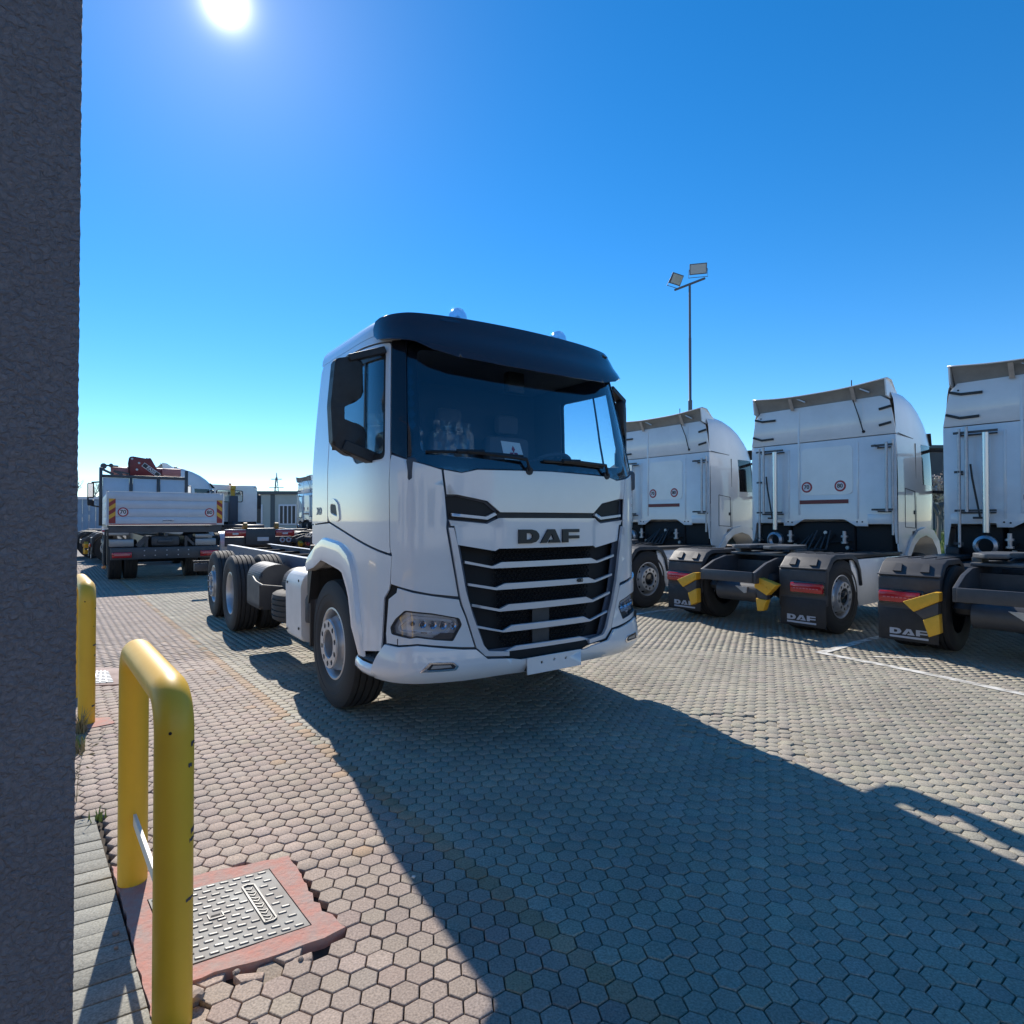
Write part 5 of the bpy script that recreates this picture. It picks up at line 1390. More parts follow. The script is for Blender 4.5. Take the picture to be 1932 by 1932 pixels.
def paver_mat(name, use_obj):
    m = bpy.data.materials.new(name); m.use_nodes = True
    n, l = m.node_tree.nodes, m.node_tree.links; b = n['Principled BSDF']
    b.inputs['Roughness'].default_value = .78; b.inputs['Specular IOR Level'].default_value = .35
    if use_obj: src = n.new('ShaderNodeObjectInfo'); cs = src.outputs['Color']
    else: src = n.new('ShaderNodeAttribute'); src.attribute_name = 'tint'; cs = src.outputs['Color']
    ge = n.new('ShaderNodeNewGeometry')
    nz = n.new('ShaderNodeTexNoise'); nz.inputs['Scale'].default_value = 130; nz.inputs['Detail'].default_value = 4; l.new(ge.outputs['Position'], nz.inputs['Vector'])
    r = n.new('ShaderNodeMapRange'); r.inputs[1].default_value = .3; r.inputs[2].default_value = .75; r.inputs[3].default_value = .62; r.inputs[4].default_value = 1.32; l.new(nz.outputs['Fac'], r.inputs[0])
    nb = n.new('ShaderNodeTexNoise'); nb.inputs['Scale'].default_value = 1.3; nb.inputs['Detail'].default_value = 7; nb.inputs['Roughness'].default_value = .6; l.new(ge.outputs['Position'], nb.inputs['Vector'])
    rb = n.new('ShaderNodeMapRange'); rb.inputs[1].default_value = .3; rb.inputs[2].default_value = .7; rb.inputs[3].default_value = .80; rb.inputs[4].default_value = 1.12; l.new(nb.outputs['Fac'], rb.inputs[0])
    mm = n.new('ShaderNodeMath'); mm.operation = 'MULTIPLY'; l.new(r.outputs[0], mm.inputs[0]); l.new(rb.outputs[0], mm.inputs[1])
    sc = n.new('ShaderNodeVectorMath'); sc.operation = 'SCALE'; l.new(cs, sc.inputs[0]); l.new(mm.outputs[0], sc.inputs['Scale'])
    # old oil spots and tyre grime
    ns = n.new('ShaderNodeTexNoise'); ns.inputs['Scale'].default_value = 2.6; ns.inputs['Detail'].default_value = 9; ns.inputs['Roughness'].default_value = .7; l.new(ge.outputs['Position'], ns.inputs['Vector'])
    rs_ = n.new('ShaderNodeMapRange'); rs_.inputs[1].default_value = .60; rs_.inputs[2].default_value = .72; rs_.inputs[3].default_value = 1.0; rs_.inputs[4].default_value = .66; l.new(ns.outputs['Fac'], rs_.inputs[0])
    m3 = n.new('ShaderNodeMath'); m3.operation = 'MULTIPLY'; l.new(mm.outputs[0], m3.inputs[0]); l.new(rs_.outputs[0], m3.inputs[1]); l.new(m3.outputs[0], sc.inputs['Scale'])
    # sparse pale stone chips
    vo = n.new('ShaderNodeTexVoronoi'); vo.inputs['Scale'].default_value = 120; l.new(ge.outputs['Position'], vo.inputs['Vector'])
    ch = n.new('ShaderNodeMapRange'); ch.inputs[1].default_value = .16; ch.inputs[2].default_value = .10; ch.inputs[3].default_value = 0; ch.inputs[4].default_value = .35; l.new(vo.outputs['Distance'], ch.inputs[0])
    mx = n.new('ShaderNodeMix'); mx.data_type = 'RGBA'; mx.inputs[7].default_value = (.6, .56, .5, 1); l.new(ch.outputs[0], mx.inputs[0]); l.new(sc.outputs[0], mx.inputs[6])
    l.new(mx.outputs[2], b.inputs['Base Color'])
    bp = n.new('ShaderNodeBump'); bp.inputs['Strength'].default_value = .5; bp.inputs['Distance'].default_value = .0025
    l.new(nz.outputs['Fac'], bp.inputs['Height']); l.new(bp.outputs[0], b.inputs['Normal'])
    return m
M_PAV, M_PAVO = paver_mat('paver_field', False), paver_mat('paver_single', True)

PITCH = .0928; A0 = radians(7.4); A1 = A0 + radians(120)
va = np.array([cos(A0), sin(A0)]) * PITCH; vb = np.array([cos(A1), sin(A1)]) * PITCH
D1 = np.array([cos(A1), sin(A1)]); N1 = np.array([sin(A1), -cos(A1)])      # N1 points right of the border line
P0 = np.array([-.091, 2.188]); BORD = np.array([-.846, 3.547])
SLAB = [(-1.76, 2.70), (-1.37, 2.625), (-1.01, 2.79), (-.97, 2.72), (-.945, 2.70), (-.92, 2.655), (-.905, 2.64), (-.88, 2.585), (-.86, 2.575), (-.835, 2.52), (-.815, 2.505), (-.79, 2.455), (-.76, 2.44), (-.74, 2.395), (-.70, 2.37), (-.625, 2.30), (-.66, 2.26), (-.74, 2.205), (-.79, 2.175), (-.88, 2.125), (-.97, 2.085), (-1.06, 2.035), (-1.13, 1.985), (-1.06, 1.86), (-1.02, 1.76), (-1.06, 1.72), (-1.09, 1.87), (-1.24, 2.055), (-1.42, 2.285), (-1.60, 2.51)]
DRAIN = [(-4.35, 6.33), (-4.0, 6.30), (-3.57, 5.70), (-3.95, 5.62)]
CURB_A, CURB_B = np.array([-2.155, 3.171]), np.array([-1.089, 1.87])
ii, jj = np.meshgrid(np.arange(-320, 321), np.arange(-230, 330))
pts = P0 + ii[..., None] * va + jj[..., None] * vb
pts = pts.reshape(-1, 2)
X, Y = pts[:, 0], pts[:, 1]
keep = (Y > 1.0) & (Y < 20.5) & (np.abs(X) < .88 * Y + .9)
pts = pts[keep]
def inpoly(P, poly):
    c = np.zeros(len(P), bool); n = len(poly)
    for i in range(n):
        x0, y0 = poly[i]; x1, y1 = poly[i - 1]
        k = ((y0 > P[:, 1]) != (y1 > P[:, 1])) & (P[:, 0] < (x1 - x0) * (P[:, 1] - y0) / (y1 - y0 + 1e-12) + x0)
        c ^= k
    return c
def pdist(P, poly):
    d = np.full(len(P), 9.)
    for i in range(len(poly)):
        a = np.array(poly[i - 1]); b = np.array(poly[i]); ab = b - a
        t = np.clip(((P - a) @ ab) / (ab @ ab), 0, 1)
        d = np.minimum(d, np.hypot(*(P - a - t[:, None] * ab).T))
    return d
sl_in = inpoly(pts, SLAB); sl_d = pdist(pts, SLAB)
dr_in = inpoly(pts, DRAIN)
# right edge of the grey brick strip
cd_ = (CURB_B - CURB_A) / np.linalg.norm(CURB_B - CURB_A); cn = np.array([-cd_[1], cd_[0]])
sd = (pts - CURB_A) @ cn; ad = (pts - CURB_A) @ cd_
strip_zone = (sd < .045) & (ad > -.04)
keep = ~(sl_in & (sl_d > .012)) & ~(dr_in) & ~strip_zone
# paving broken away along the near edge of the slab
near_edge = (~sl_in) & (sl_d < .085) & (pts[:, 1] < 2.25) & (pts[:, 0] > -1.02) & (pts[:, 0] < -.62)
gone = near_edge & (sl_d < .042)
keep &= ~gone
pts = pts[keep]; near_edge = near_edge[keep]
n = len(pts)
side = (pts - BORD) @ N1                       # <0 left (red), >0 right (grey)
fine_n = RNG.normal(0, 1, n)
base_red = np.array([.355, .275, .218]); base_grey = np.array([.352, .315, .245]); ochre = np.array([.39, .265, .165])
tint = np.where(side[:, None] < -.02, base_red, base_grey)
band = (side > -.02) & (side < .085)
tint[band] = np.where(RNG.random(band.sum())[:, None] < .85, ochre, base_grey)
lt2 = (side > .085) & (side < .16) & (pts[:, 1] > 4.5); tint[lt2] *= 1.12
yel = (side > -.35) & (side < -.02) & (RNG.random(n) < .05); tint[yel] = ochre
dark = (RNG.random(n) < .03); tint[dark] *= .84
lt = (RNG.random(n) < .06); tint[lt] *= 1.10
pat = np.sin(pts[:, 0] * 1.7 + 1.3 * np.sin(pts[:, 1] * .9)) * np.cos(pts[:, 1] * 1.3 + .7 * np.sin(pts[:, 0] * 2.1))
tint = tint * (1 + .035 * fine_n + .05 * pat)[:, None]
tint = tint * (1 + RNG.normal(0, .015, (n, 3)))
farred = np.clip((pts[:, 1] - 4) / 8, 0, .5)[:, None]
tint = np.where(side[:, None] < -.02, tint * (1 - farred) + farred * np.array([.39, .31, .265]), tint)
zc = RNG.normal(0, .0011, n); zc[near_edge] -= .012
tl = RNG.normal(0, .008, (n, 2)); tl[near_edge] += RNG.normal(0, .10, (near_edge.sum(), 2))
rot = RNG.normal(0, .012, n)
# the settled surface rises and sinks by a few millimetres
def settle(x, y):
    m = np.clip((y - 3.0) / 1.5, 0, 1) * np.clip((x + .6) / 1.2, 0, 1)
    return .0075 * m * (np.sin(x * 2.9 + 1.1 * np.sin(y * 1.3)) * np.cos(y * 2.3 + .8 * x) - .6)
zc = zc + settle(pts[:, 0], pts[:, 1])
tl[:, 0] += (settle(pts[:, 0] + .04, pts[:, 1]) - settle(pts[:, 0] - .04, pts[:, 1])) / .08
tl[:, 1] += (settle(pts[:, 0], pts[:, 1] + .04) - settle(pts[:, 0], pts[:, 1] - .04)) / .08
# a sunken, disturbed patch as in the photo
dd = np.hypot((pts[:, 0] - 1.62) / .45, (pts[:, 1] - 4.35) / .55)
bad = dd < 1
zc[bad] -= RNG.uniform(0, .012, bad.sum()); tl[bad] += RNG.normal(0, .05, (bad.sum(), 2)); rot[bad] += RNG.normal(0, .07, bad.sum())
dist = np.hypot(pts[:, 0], pts[:, 1])
GAP = .0036
Rh = PITCH / sqrt(3) - GAP / sqrt(3) * 1.0
def hexring(r, z, a_off):
    a = A0 + radians(30) + np.arange(6) * pi / 3
    return np.stack([r * np.cos(a), r * np.sin(a), np.full(6, z)], 1)
r0, r1, r2 = Rh, Rh - .0005, Rh - .0048
proto = np.concatenate([hexring(r0, -.03, 0), hexring(r1, -.0042, 0), hexring((r1 + r2) / 2 + .0006, -.0012, 0), hexring(r2, 0, 0)])
faces = []
for L in range(3):
    for k in range(6): faces.append((L * 6 + k, L * 6 + (k + 1) % 6, L * 6 + 6 + (k + 1) % 6, L * 6 + 6 + k))
faces.append((18, 19, 20, 21, 22, 23))
proto_far = np.concatenate([hexring(r0, -.02, 0), hexring(r1 - .001, -.001, 0)])
faces_far = [(k, (k + 1) % 6, 6 + (k + 1) % 6, 6 + k) for k in range(6)] + [(6, 7, 8, 9, 10, 11)]
def bulk(name, idx, pr, fc):
    m = len(idx); nv = len(pr)
    c, s = np.cos(rot[idx]), np.sin(rot[idx])
    px = pr[None, :, 0] * c[:, None] - pr[None, :, 1] * s[:, None]; py_ = pr[None, :, 0] * s[:, None] + pr[None, :, 1] * c[:, None]
    pz = pr[None, :, 2] + zc[idx, None] + px * tl[idx, 0:1] + py_ * tl[idx, 1:2]
    V = np.stack([px + pts[idx, 0:1], py_ + pts[idx, 1:2], pz], 2).reshape(-1, 3)
    loops = np.array([i for f in fc for i in f]); lens = np.array([len(f) for f in fc])
    LV_ = (loops[None, :] + (np.arange(m) * nv)[:, None]).ravel(); TL = np.tile(lens, m)
    me = bpy.data.meshes.new(name)
    me.vertices.add(len(V)); me.vertices.foreach_set('co', V.ravel().astype(np.float32))
    me.loops.add(len(LV_)); me.loops.foreach_set('vertex_index', LV_.astype(np.int32))
    me.polygons.add(len(TL)); me.polygons.foreach_set('loop_start', np.concatenate([[0], np.cumsum(TL)[:-1]]).astype(np.int32))
    me.update(calc_edges=True)
    at = me.attributes.new('tint', 'FLOAT_COLOR', 'FACE')
    colr = np.repeat(np.concatenate([tint[idx], np.ones((m, 1))], 1), len(fc), axis=0)
    at.data.foreach_set('color', colr.ravel().astype(np.float32))
    return me
# visible ones, nearest first: single parts
pz_ = 1.53 / np.maximum(pts[:, 1], .1)
u_ = 966 + 1150 * pts[:, 0] / pts[:, 1]; v_ = 981 + 1150 * pz_
vis = (u_ > 150) & (u_ < 1932) & (v_ < 1945) & ~((u_ > 225) & (u_ < 365) & (v_ > 1700))
order = np.argsort(np.where(vis, dist, 99))
single = order[:300]; mask = np.ones(n, bool); mask[single] = False
rest = np.where(mask)[0]
nearr = rest[dist[rest] < 7.5]; farr = rest[dist[rest] >= 7.5]
o = outset('paving_field', bulk('paving_field', nearr, proto, faces), M_PAV, ground); o['kind'] = 'stuff'
o = outset('paving_far', bulk('paving_far', farr, proto_far, faces_far), M_PAV, ground); o['kind'] = 'stuff'
pm = bpy.data.meshes.new('paver'); pm.from_pydata(proto.tolist(), [], faces); pm.materials.append(M_PAVO)
for i in single:
    o = bpy.data.objects.new('paver', pm); COL.objects.link(o); o.parent = ground
    o.location = (pts[i, 0], pts[i, 1], zc[i]); o.rotation_euler = (tl[i, 1], -tl[i, 0], rot[i])
    o.color = (*tint[i].clip(0, 1), 1)

# grey brick strip beside the pillar
strip = tag(MB().prism([tuple(CURB_A - cd_ * .02), tuple(CURB_B + cd_ * .35), tuple(CURB_B + cd_ * .35 - cn * .62), tuple(CURB_A - cd_ * .02 - cn * .62)], -.028, -.018).build('kerb_strip', M_REDPLATE), kind='structure')
bj = atan2(cd_[1], cd_[0])
jd = np.array([cos(radians(30)), sin(radians(30))])
random.seed(4)
L_tot = np.linalg.norm(CURB_B - CURB_A) + .3
bm_ = {}
for k in range(int(L_tot / .1)):
    s0 = k * .1
    splits = [0, .22, .44, .60] if k % 3 else [0, .205, .41, .60]
    if k == 2: splits = [0, .115, .22, .44, .60]
    for q in range(len(splits) - 1):
        w0, w1 = splits[q] + .002, splits[q + 1] - .003
        a = CURB_A + cd_ * (s0 + .0025); b = CURB_A + cd_ * (s0 + .0965)
        j = -jd / abs(jd @ cn)
        c = [a + j * w0, b + j * w0, b + j * w1, a + j * w1]
        ctr = sum(c) / 4
        mb = MB(); mb.prism([tuple(p - ctr) for p in c], -.03, random.uniform(-.001, .003), bev=.003)
        o = mb.build('brick', M_PAVO, strip); o.location = (*ctr, 0)
        t_ = random.uniform(.85, 1.12); o.color = (.29 * t_, .28 * t_, .235 * t_, 1); o.rotation_euler = (random.gauss(0, .006), random.gauss(0, .006), 0)

# concrete slab with the manhole cover
M_SLAB = mat('red_concrete', (.47, .20, .15), .88, noise=.95, nscale=14, dirt=(.36, .30, .26), bump=.007, bscale=55)
cover = [(-1.457, 2.461), (-1.059, 2.674), (-.758, 2.31), (-1.135, 2.085)]
slab_t = tag(empty('manhole', (0, 0, 0)), 'square metal manhole cover in a broken red concrete slab beside the near yellow guard', 'manhole')
cvo = [(-1.463, 2.462), (-1.058, 2.680), (-.751, 2.309), (-1.136, 2.078)]
SL2 = []
for i in range(len(SLAB)):
    a, b = Vector(SLAB[i - 1]), Vector(SLAB[i])
    k = max(1, int((b - a).length / .03))
    for j in range(k):
        p = a + (b - a) * (j / k); SL2.append((p.x + random.gauss(0, .0025), p.y + random.gauss(0, .0025)))
mb = MB(); panel_mb(mb, lambda x, y, o: (x, y, -.039 + o + (.0015 * sin(x * 31) * cos(y * 27) if o > 0 else 0)), SL2, [cvo], th=.047, step=.05)
mb.build('slab', M_SLAB, slab_t, smooth=30)
c0, c1, c2, c3 = [Vector(p) for p in cover]
def bil(u, v): p = c0 * (1 - u) * (1 - v) + c1 * u * (1 - v) + c2 * u * v + c3 * (1 - u) * v; return p
mb = MB(); mb.prism([tuple(p) for p in (c0, c1, c2, c3)], -.03, .0095)
M_IRON = mat('cover_iron', (.15, .155, .15), .62, metal=.1, noise=.5, nscale=7, dirt=(.20, .155, .125), bump=.001, bscale=200)
cv = mb.build('cover_plate', M_IRON, slab_t)
mb = MB(); mb.prism([tuple(p) for p in (c0 + (c0 - c2) * .012, c1 + (c1 - c3) * .012, c2 + (c2 - c0) * .012, c3 + (c3 - c1) * .012)], -.032, .003); mb.build('cover_frame', M_DARK, slab_t)
M_IRONL = mat('cover_relief', (.24, .235, .215), .5, metal=.2, noise=.3, nscale=9)
nu, nv = 9, 13
eu = (c1 - c0).normalized(); ev = (c2 - c1).normalized()
tb = [bil(.70, .18), bil(.80, .18), bil(.80, .80), bil(.70, .80)]
lug = MB(); cnt = 0
for i in range(nv):
    for j in range(nu):
        u = (j + .5 + (.5 if i % 2 else 0)) / (nu + .2); v = (i + .5) / nv
        if u > .97: continue
        if .66 < u < .84 and .13 < v < .86: continue
        if abs(u - .40) < .06 and abs(v - .5) < .07: continue
        c = bil(u, v)
        a = eu * .0175; b = (c3 - c0).normalized() * .0050
        if (i + j) % 2: b = b + eu * .0
        k = Vector((0, 0))
        P = [c - a - b, c + a - b + ev * .003 * ((i + j) % 2), c + a + b + ev * .003 * ((i + j) % 2), c - a + b]
        vs = [(p.x, p.y, .009) for p in P] + [(c.x + (p.x - c.x) * .72, c.y + (p.y - c.y) * .72, .0135) for p in P]
        m1 = len(lug.v)
        lug.add(vs, [(4, 5, 6, 7), (0, 1, 5, 4), (1, 2, 6, 5), (2, 3, 7, 6), (3, 0, 4, 7)])
o = lug.build('cover_lugs', M_IRONL, slab_t, smooth=None); o['kind'] = 'stuff'
mb = MB()
fr_ = [bil(.705, .20), bil(.755, .185), bil(.805, .205), bil(.805, .78), bil(.775, .80), bil(.705, .80)]
for i in range(6):
    p, q = fr_[i], fr_[(i + 1) % 6]; mb.bar((p.x, p.y, .012), (q.x, q.y, .012), .006, .007)
for k in range(11):
    v = .25 + k * .05
    p, q = bil(.725, v), bil(.785, v + (.02 if k % 2 else -.02)); r_ = bil(.755, v + .025)
    mb.bar((p.x, p.y, .011), (r_.x, r_.y, .011), .004, .004); mb.bar((r_.x, r_.y, .011), (q.x, q.y, .011), .004, .004)
mb.build('cover_lettering', M_IRONL, cv, smooth=None)
mb = MB(); q = [bil(.35, .47), bil(.46, .47), bil(.46, .54), bil(.35, .54)]
for i in (1, 2, 3): mb.bar((q[i].x, q[i].y, .0115), (q[(i + 1) % 4].x, q[(i + 1) % 4].y, .0115), .004, .005)
mb.build('key_frame', M_IRONL, cv, smooth=None)
p, q = bil(.37, .495), bil(.445, .495)
MB().bar((p.x, p.y, .0098), (q.x, q.y, .0098), .009, .002).build('key_slot', M_DARK, cv)
# loose stones along the slab
M_STONE = mat('stone_rubble', (.30, .24, .20), .9, noise=.4, nscale=30)
def stone(x, y, z, r, lab, m=M_STONE, grp='loose stones beside the slab', nm='stone', flat=.7):
    bm = bmesh.new(); bmesh.ops.create_icosphere(bm, subdivisions=2, radius=r)
    for v in bm.verts:
        v.co *= 1 + random.uniform(-.16, .16); v.co.z *= flat
    me = bpy.data.meshes.new(nm); bm.to_mesh(me); bm.free()
    o = outset(nm, me, m, None); o.location = (x, y, z); o.rotation_euler = (0, 0, random.uniform(0, 6))
    tag(o, lab, nm, grp); return o
stone(-1.005, 1.965, .012, .022, 'brown rubble lump between the near guard post and the broken paving')
stone(-.93, 2.075, .006, .012, 'small dark stone in the gap under the broken slab edge')
stone(-.735, 2.14, .004, .010, 'pale chip under the slab corner beside the tilted paver')
stone(-.78, 1.86, .008, .012, 'small pale stone in a widened joint below the slab')
stone(-1.46, 2.265, .010, .013, 'white pebble in the joint between slab and brick strip, the larger one')
stone(-1.41, 2.19, .008, .008, 'white pebble in the joint between slab and brick strip, the smaller one')
stone(-.42, 2.62, .008, .008, 'white pebble on the sunlit paving near the shadow edge', mat('pebble_white', (.6, .58, .54), .8))
# tilted broken pavers at the slab corner
for (x, y, ax, ay, pol, lab) in ((-.745, 2.150, .22, -.10, [(-.045, -.012), (.040, .020), (.05, -.01), (-.015, -.04)], 'broken paver piece lying tilted at the corner of the slab'),
                            (-.885, 2.065, -.12, .08, [(-.05, .0), (.045, .03), (.05, -.005), (-.01, -.035)], 'half paver lying tilted under the near edge of the slab')):
    mb = MB(); mb.prism(pol, -.028, 0, bev=.004); o = mb.build('broken_paver', M_PAVO); o.location = (x, y, .002); o.rotation_euler = (ax, ay, 0); o.color = (.42, .31, .24, 1)
    tag(o, lab, 'paver')

# small drain cover
dr = tag(empty('drain_cover', (0, 0, 0)), 'small dark grate in a pale pink concrete patch beyond the near yellow guard', 'drain')
mb = MB(); mb.prism(DRAIN, -.03, .006, bev=.003); mb.build('drain_surround', mat('pink_concrete', (.42, .30, .25), .85, noise=.3, nscale=6), dr)
dq = [Vector(p) for p in ((-4.21, 6.16), (-4.07, 6.16), (-3.74, 5.74), (-3.95, 5.68))]
MB().prism([tuple(p) for p in dq], .004, .010).build('grate', mat('grate_dark', (.07, .085, .10), .5, metal=.4), dr)
mb = MB()
for k in range(1, 8):
    a = dq[0].lerp(dq[3], k / 8); b = dq[1].lerp(dq[2], k / 8); mb.bar((a.x, a.y, .012), (b.x, b.y, .012), .012, .006)
for k in range(1, 4):
    a = dq[0].lerp(dq[1], k / 4); b = dq[3].lerp(dq[2], k / 4); mb.bar((a.x, a.y, .013), (b.x, b.y, .013), .010, .006)
mb.build('grate_bar', M_STEEL, dr)

# painted parking lines, worn, 3 mm over the paving
def line_mat():
    m = bpy.data.materials.new('line_paint'); m.use_nodes = True
    n, l = m.node_tree.nodes, m.node_tree.links; b = n['Principled BSDF']; b.inputs['Roughness'].default_value = .8
    b.inputs['Base Color'].default_value = (.72, .69, .62, 1)
    ge = n.new('ShaderNodeNewGeometry'); nz = n.new('ShaderNodeTexNoise'); nz.inputs['Scale'].default_value = 9; nz.inputs['Detail'].default_value = 8; l.new(ge.outputs['Position'], nz.inputs['Vector'])
    r = n.new('ShaderNodeMapRange'); r.inputs[1].default_value = .38; r.inputs[2].default_value = .56; r.inputs[3].default_value = .35; r.inputs[4].default_value = .95; l.new(nz.outputs['Fac'], r.inputs[0]); l.new(r.outputs[0], b.inputs['Alpha'])
    return m
M_LINE = line_mat()
def pline(a, b, w=.085, name='painted_line'):
    a, b = Vector(a), Vector(b); t = (b - a).normalized(); n_ = Vector((-t.y, t.x)) * w / 2
    L = (b - a).length; K = max(1, int(L / .15)); vs = []
    for k in range(K + 1):
        c = a + t * (L * k / K)
        for q in (c - n_, c + n_): vs.append((q.x, q.y, .0055 + float(settle(q.x, q.y))))
    mb = MB(); mb.add(vs, [(2 * k, 2 * k + 2, 2 * k + 3, 2 * k + 1) for k in range(K)])
    o = mb.build(name, M_LINE, ground, smooth=None); return o
pline((3.55, 7.13), (5.6, 3.45), .10)
pline((3.60, 7.10), (9.9, 11.8), .10)
pline((1.60, 9.60), (7.9, 14.3), .10)
pline((5.45, 4.60), (11.8, 9.3), .10)
pline((4.05, 6.85), (4.6, 6.72), .04)

# =====================================================================  YELLOW GUARDS
def guard(p, q, h, label, seed):
    p, q = Vector((*p, 0)), Vector((*q, 0)); d = (q - p).normalized(); r = .055
    t = empty('guard_hoop', tuple((p + q) / 2), 0, label, 'barrier', 'yellow tubular guards along the wall')
    o_ = (p + q) / 2
    path = [p - o_ + Vector((0, 0, -.03)), p - o_ + Vector((0, 0, h - r - .11))]
    rb = .11
    for k in range(1, 9):
        a = pi / 2 * k / 8; path.append(p - o_ + d * (rb - rb * cos(a)) + Vector((0, 0, h - r - rb + rb * sin(a))))
    path2 = [q - o_ + Vector((0, 0, -.03)), q - o_ + Vector((0, 0, h - r - .11))]
    for k in range(1, 9):
        a = pi / 2 * k / 8; path2.append(q - o_ - d * (rb - rb * cos(a)) + Vector((0, 0, h - r - rb + rb * sin(a))))
    full = path + path2[::-1]
    # even sampling for smooth shading
    mb = MB(); mb.tube(full, r, 28, caps=False); mb.build('hoop_tube', M_YELLOW, t, smooth=80)
    mb = MB(); a = p - o_ + d * r + Vector((0, 0, .285)); b = q - o_ - d * r + Vector((0, 0, .285)); mb.bar(a, b, .012, .045); mb.build('cross_bar', mat('bar_cream', (.78, .74, .62), .5), t)
    # drilled vent hole and paint chips
    mb = MB(); nrm = Vector((.30, -.95, .10)).normalized()
    c = p - o_ + Vector((0, 0, h - .155)) + nrm * (r - .001)
    mb.lathe([(0, .0012), (.0042, .001), (.005, 0)], 12, Matrix.Translation(c) @ nrm.to_track_quat('Z', 'Y').to_matrix().to_4x4()); mb.build('vent_hole', M_DARK, t)
    rnd = random.Random(seed)
    for k in range(6):
        an = radians(rnd.uniform(-12, 14)); z = h - rnd.choice([.17, .20, .24, .26, .30, .45, .55, .93, .66]) - rnd.uniform(0, .04)
        n_ = Vector((cos(an), sin(an), 0)); c = p - o_ + Vector((0, 0, z)); w = rnd.uniform(.004, .018); hh = rnd.uniform(.002, .012)
        P = []
        for s_ in range(7):
            aa = an + (s_ / 6 - .5) * 2 * w / r
            P.append((aa, z + hh * rnd.uniform(.3, 1)))
        vs = [(p.x - o_.x + (r + .0008) * cos(a_), p.y - o_.y + (r + .0008) * sin(a_), zz) for a_, zz in P] + [(p.x - o_.x + (r + .0008) * cos(a_), p.y - o_.y + (r + .0008) * sin(a_), z - hh * rnd.uniform(.3, 1)) for a_, zz in P]
        MB().add(vs, [(i, i + 1, 8 + i, 7 + i) for i in range(6)]).build('paint_chip', mat('chip_grey', (.06, .06, .075), .6), t, smooth=None)
    return t
guard((-1.039, 1.884), (-1.602, 2.593), 1.04, 'yellow tubular hoop guard nearest the camera, beside the manhole cover', 3)
guard((-3.20, 4.603), (-3.76, 5.31), 1.07, 'yellow tubular hoop guard farther back, half hidden by the plastered pillar', 5)
MB_ = MB(); MB_.prism(rpoly([(-3.30, 4.50), (-3.34, 4.66), (-3.12, 4.74), (-2.98, 4.60), (-3.10, 4.48)], .03), -.02, .006)
tag(MB_.build('footing', M_SLAB), 'pinkish concrete footing of the farther yellow guard', 'footing')

# =====================================================================  PLASTERED PILLAR
def plaster():
    m = bpy.data.materials.new('plaster'); m.use_nodes = True
    n, l = m.node_tree.nodes, m.node_tree.links; b = n['Principled BSDF']; b.inputs['Roughness'].default_value = .88; b.inputs['Specular IOR Level'].default_value = .3
    tc = n.new('ShaderNodeTexCoord')
    nz = n.new('ShaderNodeTexNoise'); nz.inputs['Scale'].default_value = 80; nz.inputs['Detail'].default_value = 5; nz.inputs['Distortion'].default_value = .8; l.new(tc.outputs['Object'], nz.inputs['Vector'])
    nb = n.new('ShaderNodeTexNoise'); nb.inputs['Scale'].default_value = 2.2; nb.inputs['Detail'].default_value = 6; l.new(tc.outputs['Object'], nb.inputs['Vector'])
    mx = n.new('ShaderNodeMix'); mx.data_type = 'RGBA'; mx.inputs[6].default_value = (.20, .165, .165, 1); mx.inputs[7].default_value = (.33, .285, .28, 1); l.new(nb.outputs['Fac'], mx.inputs[0])
    l.new(mx.outputs[2], b.inputs['Base Color'])
    bp = n.new('ShaderNodeBump'); bp.inputs['Strength'].default_value = 1.0; bp.inputs['Distance'].default_value = .022; l.new(nz.outputs['Fac'], bp.inputs['Height']); l.new(bp.outputs[0], b.inputs['Normal'])
    return m
pil = MB()
e1 = Vector((-cos(radians(37)), -sin(radians(37)), 0)); e2 = Vector((D1[0], D1[1], 0)); c = Vector((-.985, 1.375, 0))
# fine grid on the face so that its edge is rough in outline
nz_, nx_ = 520, 34
def rough(u, z, amp=.0009):
    return amp * (random.random() - .5) * 2
vs = []; fs = []
for i in range(nz_ + 1):
    z = -.05 + 4.2 * i / nz_
    for j in range(nx_ + 1):
        u = -.004 + .70 * (j / nx_) ** 1.5
        p = c + e1 * (u + (rough(u, z) if j == 0 else 0)) + Vector((-.3, -.95, 0)) * 0
        p = p - e2 * rough(u, z, .0012); p.z = z; vs.append(p)
for i in range(nz_):
    for j in range(nx_): fs.append((i * (nx_ + 1) + j, i * (nx_ + 1) + j + 1, (i + 1) * (nx_ + 1) + j + 1, (i + 1) * (nx_ + 1) + j))
# side and back
k0 = len(vs)
for i in range(nz_ + 1):
    z = -.05 + 4.2 * i / nz_
    a = vs[i * (nx_ + 1)]
    for q in (.015, .42): 
        p = Vector(a) + e2 * q; p.z = z; vs.append(p)
for i in range(nz_):
    fs.append((i * (nx_ + 1), (i + 1) * (nx_ + 1), k0 + (i + 1) * 2, k0 + i * 2)); fs.append((k0 + i * 2, k0 + (i + 1) * 2, k0 + (i + 1) * 2 + 1, k0 + i * 2 + 1))
b0 = c + e1 * .696 + e2 * .42; s0 = c + e1 * .696; s1 = c + e2 * .42
for P in ((s1, b0), (b0, s0)):
    k = len(vs); vs += [Vector((P[0].x, P[0].y, -.05)), Vector((P[1].x, P[1].y, -.05)), Vector((P[1].x, P[1].y, 4.15)), Vector((P[0].x, P[0].y, 4.15))]; fs.append((k, k + 1, k + 2, k + 3))
k = len(vs); vs += [Vector((q.x, q.y, 4.15)) for q in (c, s1, b0, s0)]; fs.append((k, k + 1, k + 2, k + 3))
pil.add(vs, fs)
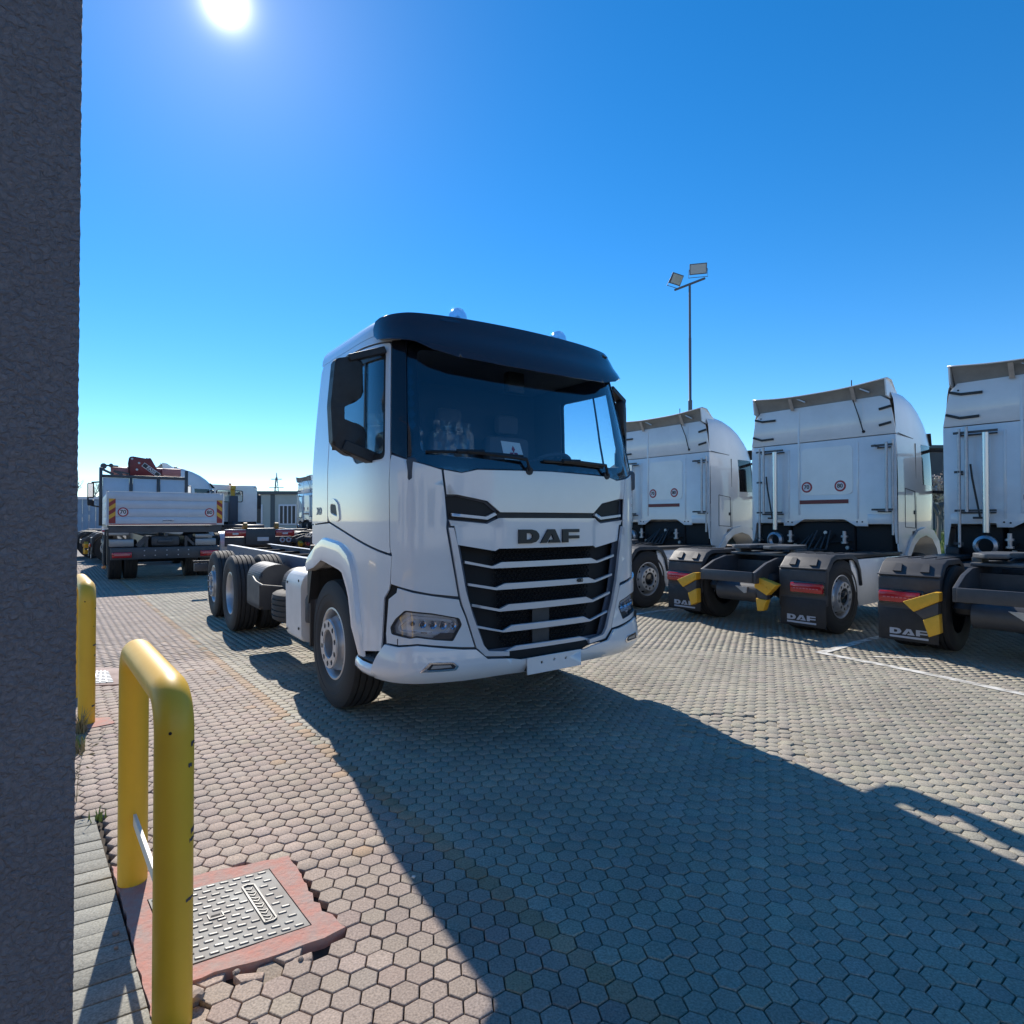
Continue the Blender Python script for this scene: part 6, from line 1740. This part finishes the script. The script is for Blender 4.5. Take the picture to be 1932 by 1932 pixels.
tag(pil.build('pillar', plaster(), smooth=25), 'rough grey plastered pillar filling the left edge of the picture, in shade', 'pillar')

# =====================================================================  WEEDS AND DEBRIS
def weed(x, y, n, h, lab, seed, m, stalk=False):
    rnd = random.Random(seed); mb = MB()
    for i in range(n):
        a = rnd.uniform(0, 6.28); L = h * rnd.uniform(.5, 1.1); b = rnd.uniform(.15, .6)
        bx, by = rnd.gauss(0, .02), rnd.gauss(0, .02)
        w = .0022 if stalk else .005
        P = [Vector((bx + cos(a) * b * L * t * t, by + sin(a) * b * L * t * t, L * t)) for t in (0, .4, .75, 1)]
        s = Vector((-sin(a), cos(a), 0)) * w
        vs = []
        for k_, p in enumerate(P): vs += [p - s * (1 - k_ / 3.3), p + s * (1 - k_ / 3.3)]
        mb.add(vs, [(0, 1, 3, 2), (2, 3, 5, 4), (4, 5, 7, 6)])
        if stalk:
            for q in range(4):
                t = rnd.uniform(.3, 1); c_ = Vector((bx + cos(a) * b * L * t * t, by + sin(a) * b * L * t * t, L * t)); d_ = Vector((rnd.uniform(-1, 1), rnd.uniform(-1, 1), rnd.uniform(0, .6))) * .018
                mb.add([c_, c_ + d_ + Vector((0, 0, .006)), c_ + d_ * 1.7, c_ + d_ - Vector((0, 0, .005))], [(0, 1, 2, 3)])
    o = mb.build('weed', m, None, smooth=None); o.location = (x, y, -.005)
    tag(o, lab, 'weed'); return o
M_DRY = mat('dry_grass', (.30, .25, .13), .9); M_WGR = mat('weed_green', (.20, .26, .05), .8)
weed(-3.10, 4.40, 60, .16, 'dry grass tuft at the foot of the farther yellow guard', 1, M_DRY)
weed(-2.93, 4.13, 45, .09, 'low green weed on the paving in front of the farther guard', 2, M_WGR)
weed(-2.86, 4.02, 40, .10, 'brown withered weed beside the low green weed', 6, M_DRY)
weed(-2.38, 3.33, 9, .42, 'tall thin dry stalks growing by the pillar', 3, M_DRY, True)
weed(-2.12, 3.15, 18, .05, 'tiny green sprig at the far corner of the grey brick strip', 4, M_WGR)
weed(-3.95, 5.45, 50, .18, 'grass tuft at the base of the hidden leg of the farther guard', 7, M_DRY)
weed(-.80, 1.785, 3, .02, 'tiny weed in a paving joint below the slab', 9, M_WGR)

bpy.context.view_layer.update()
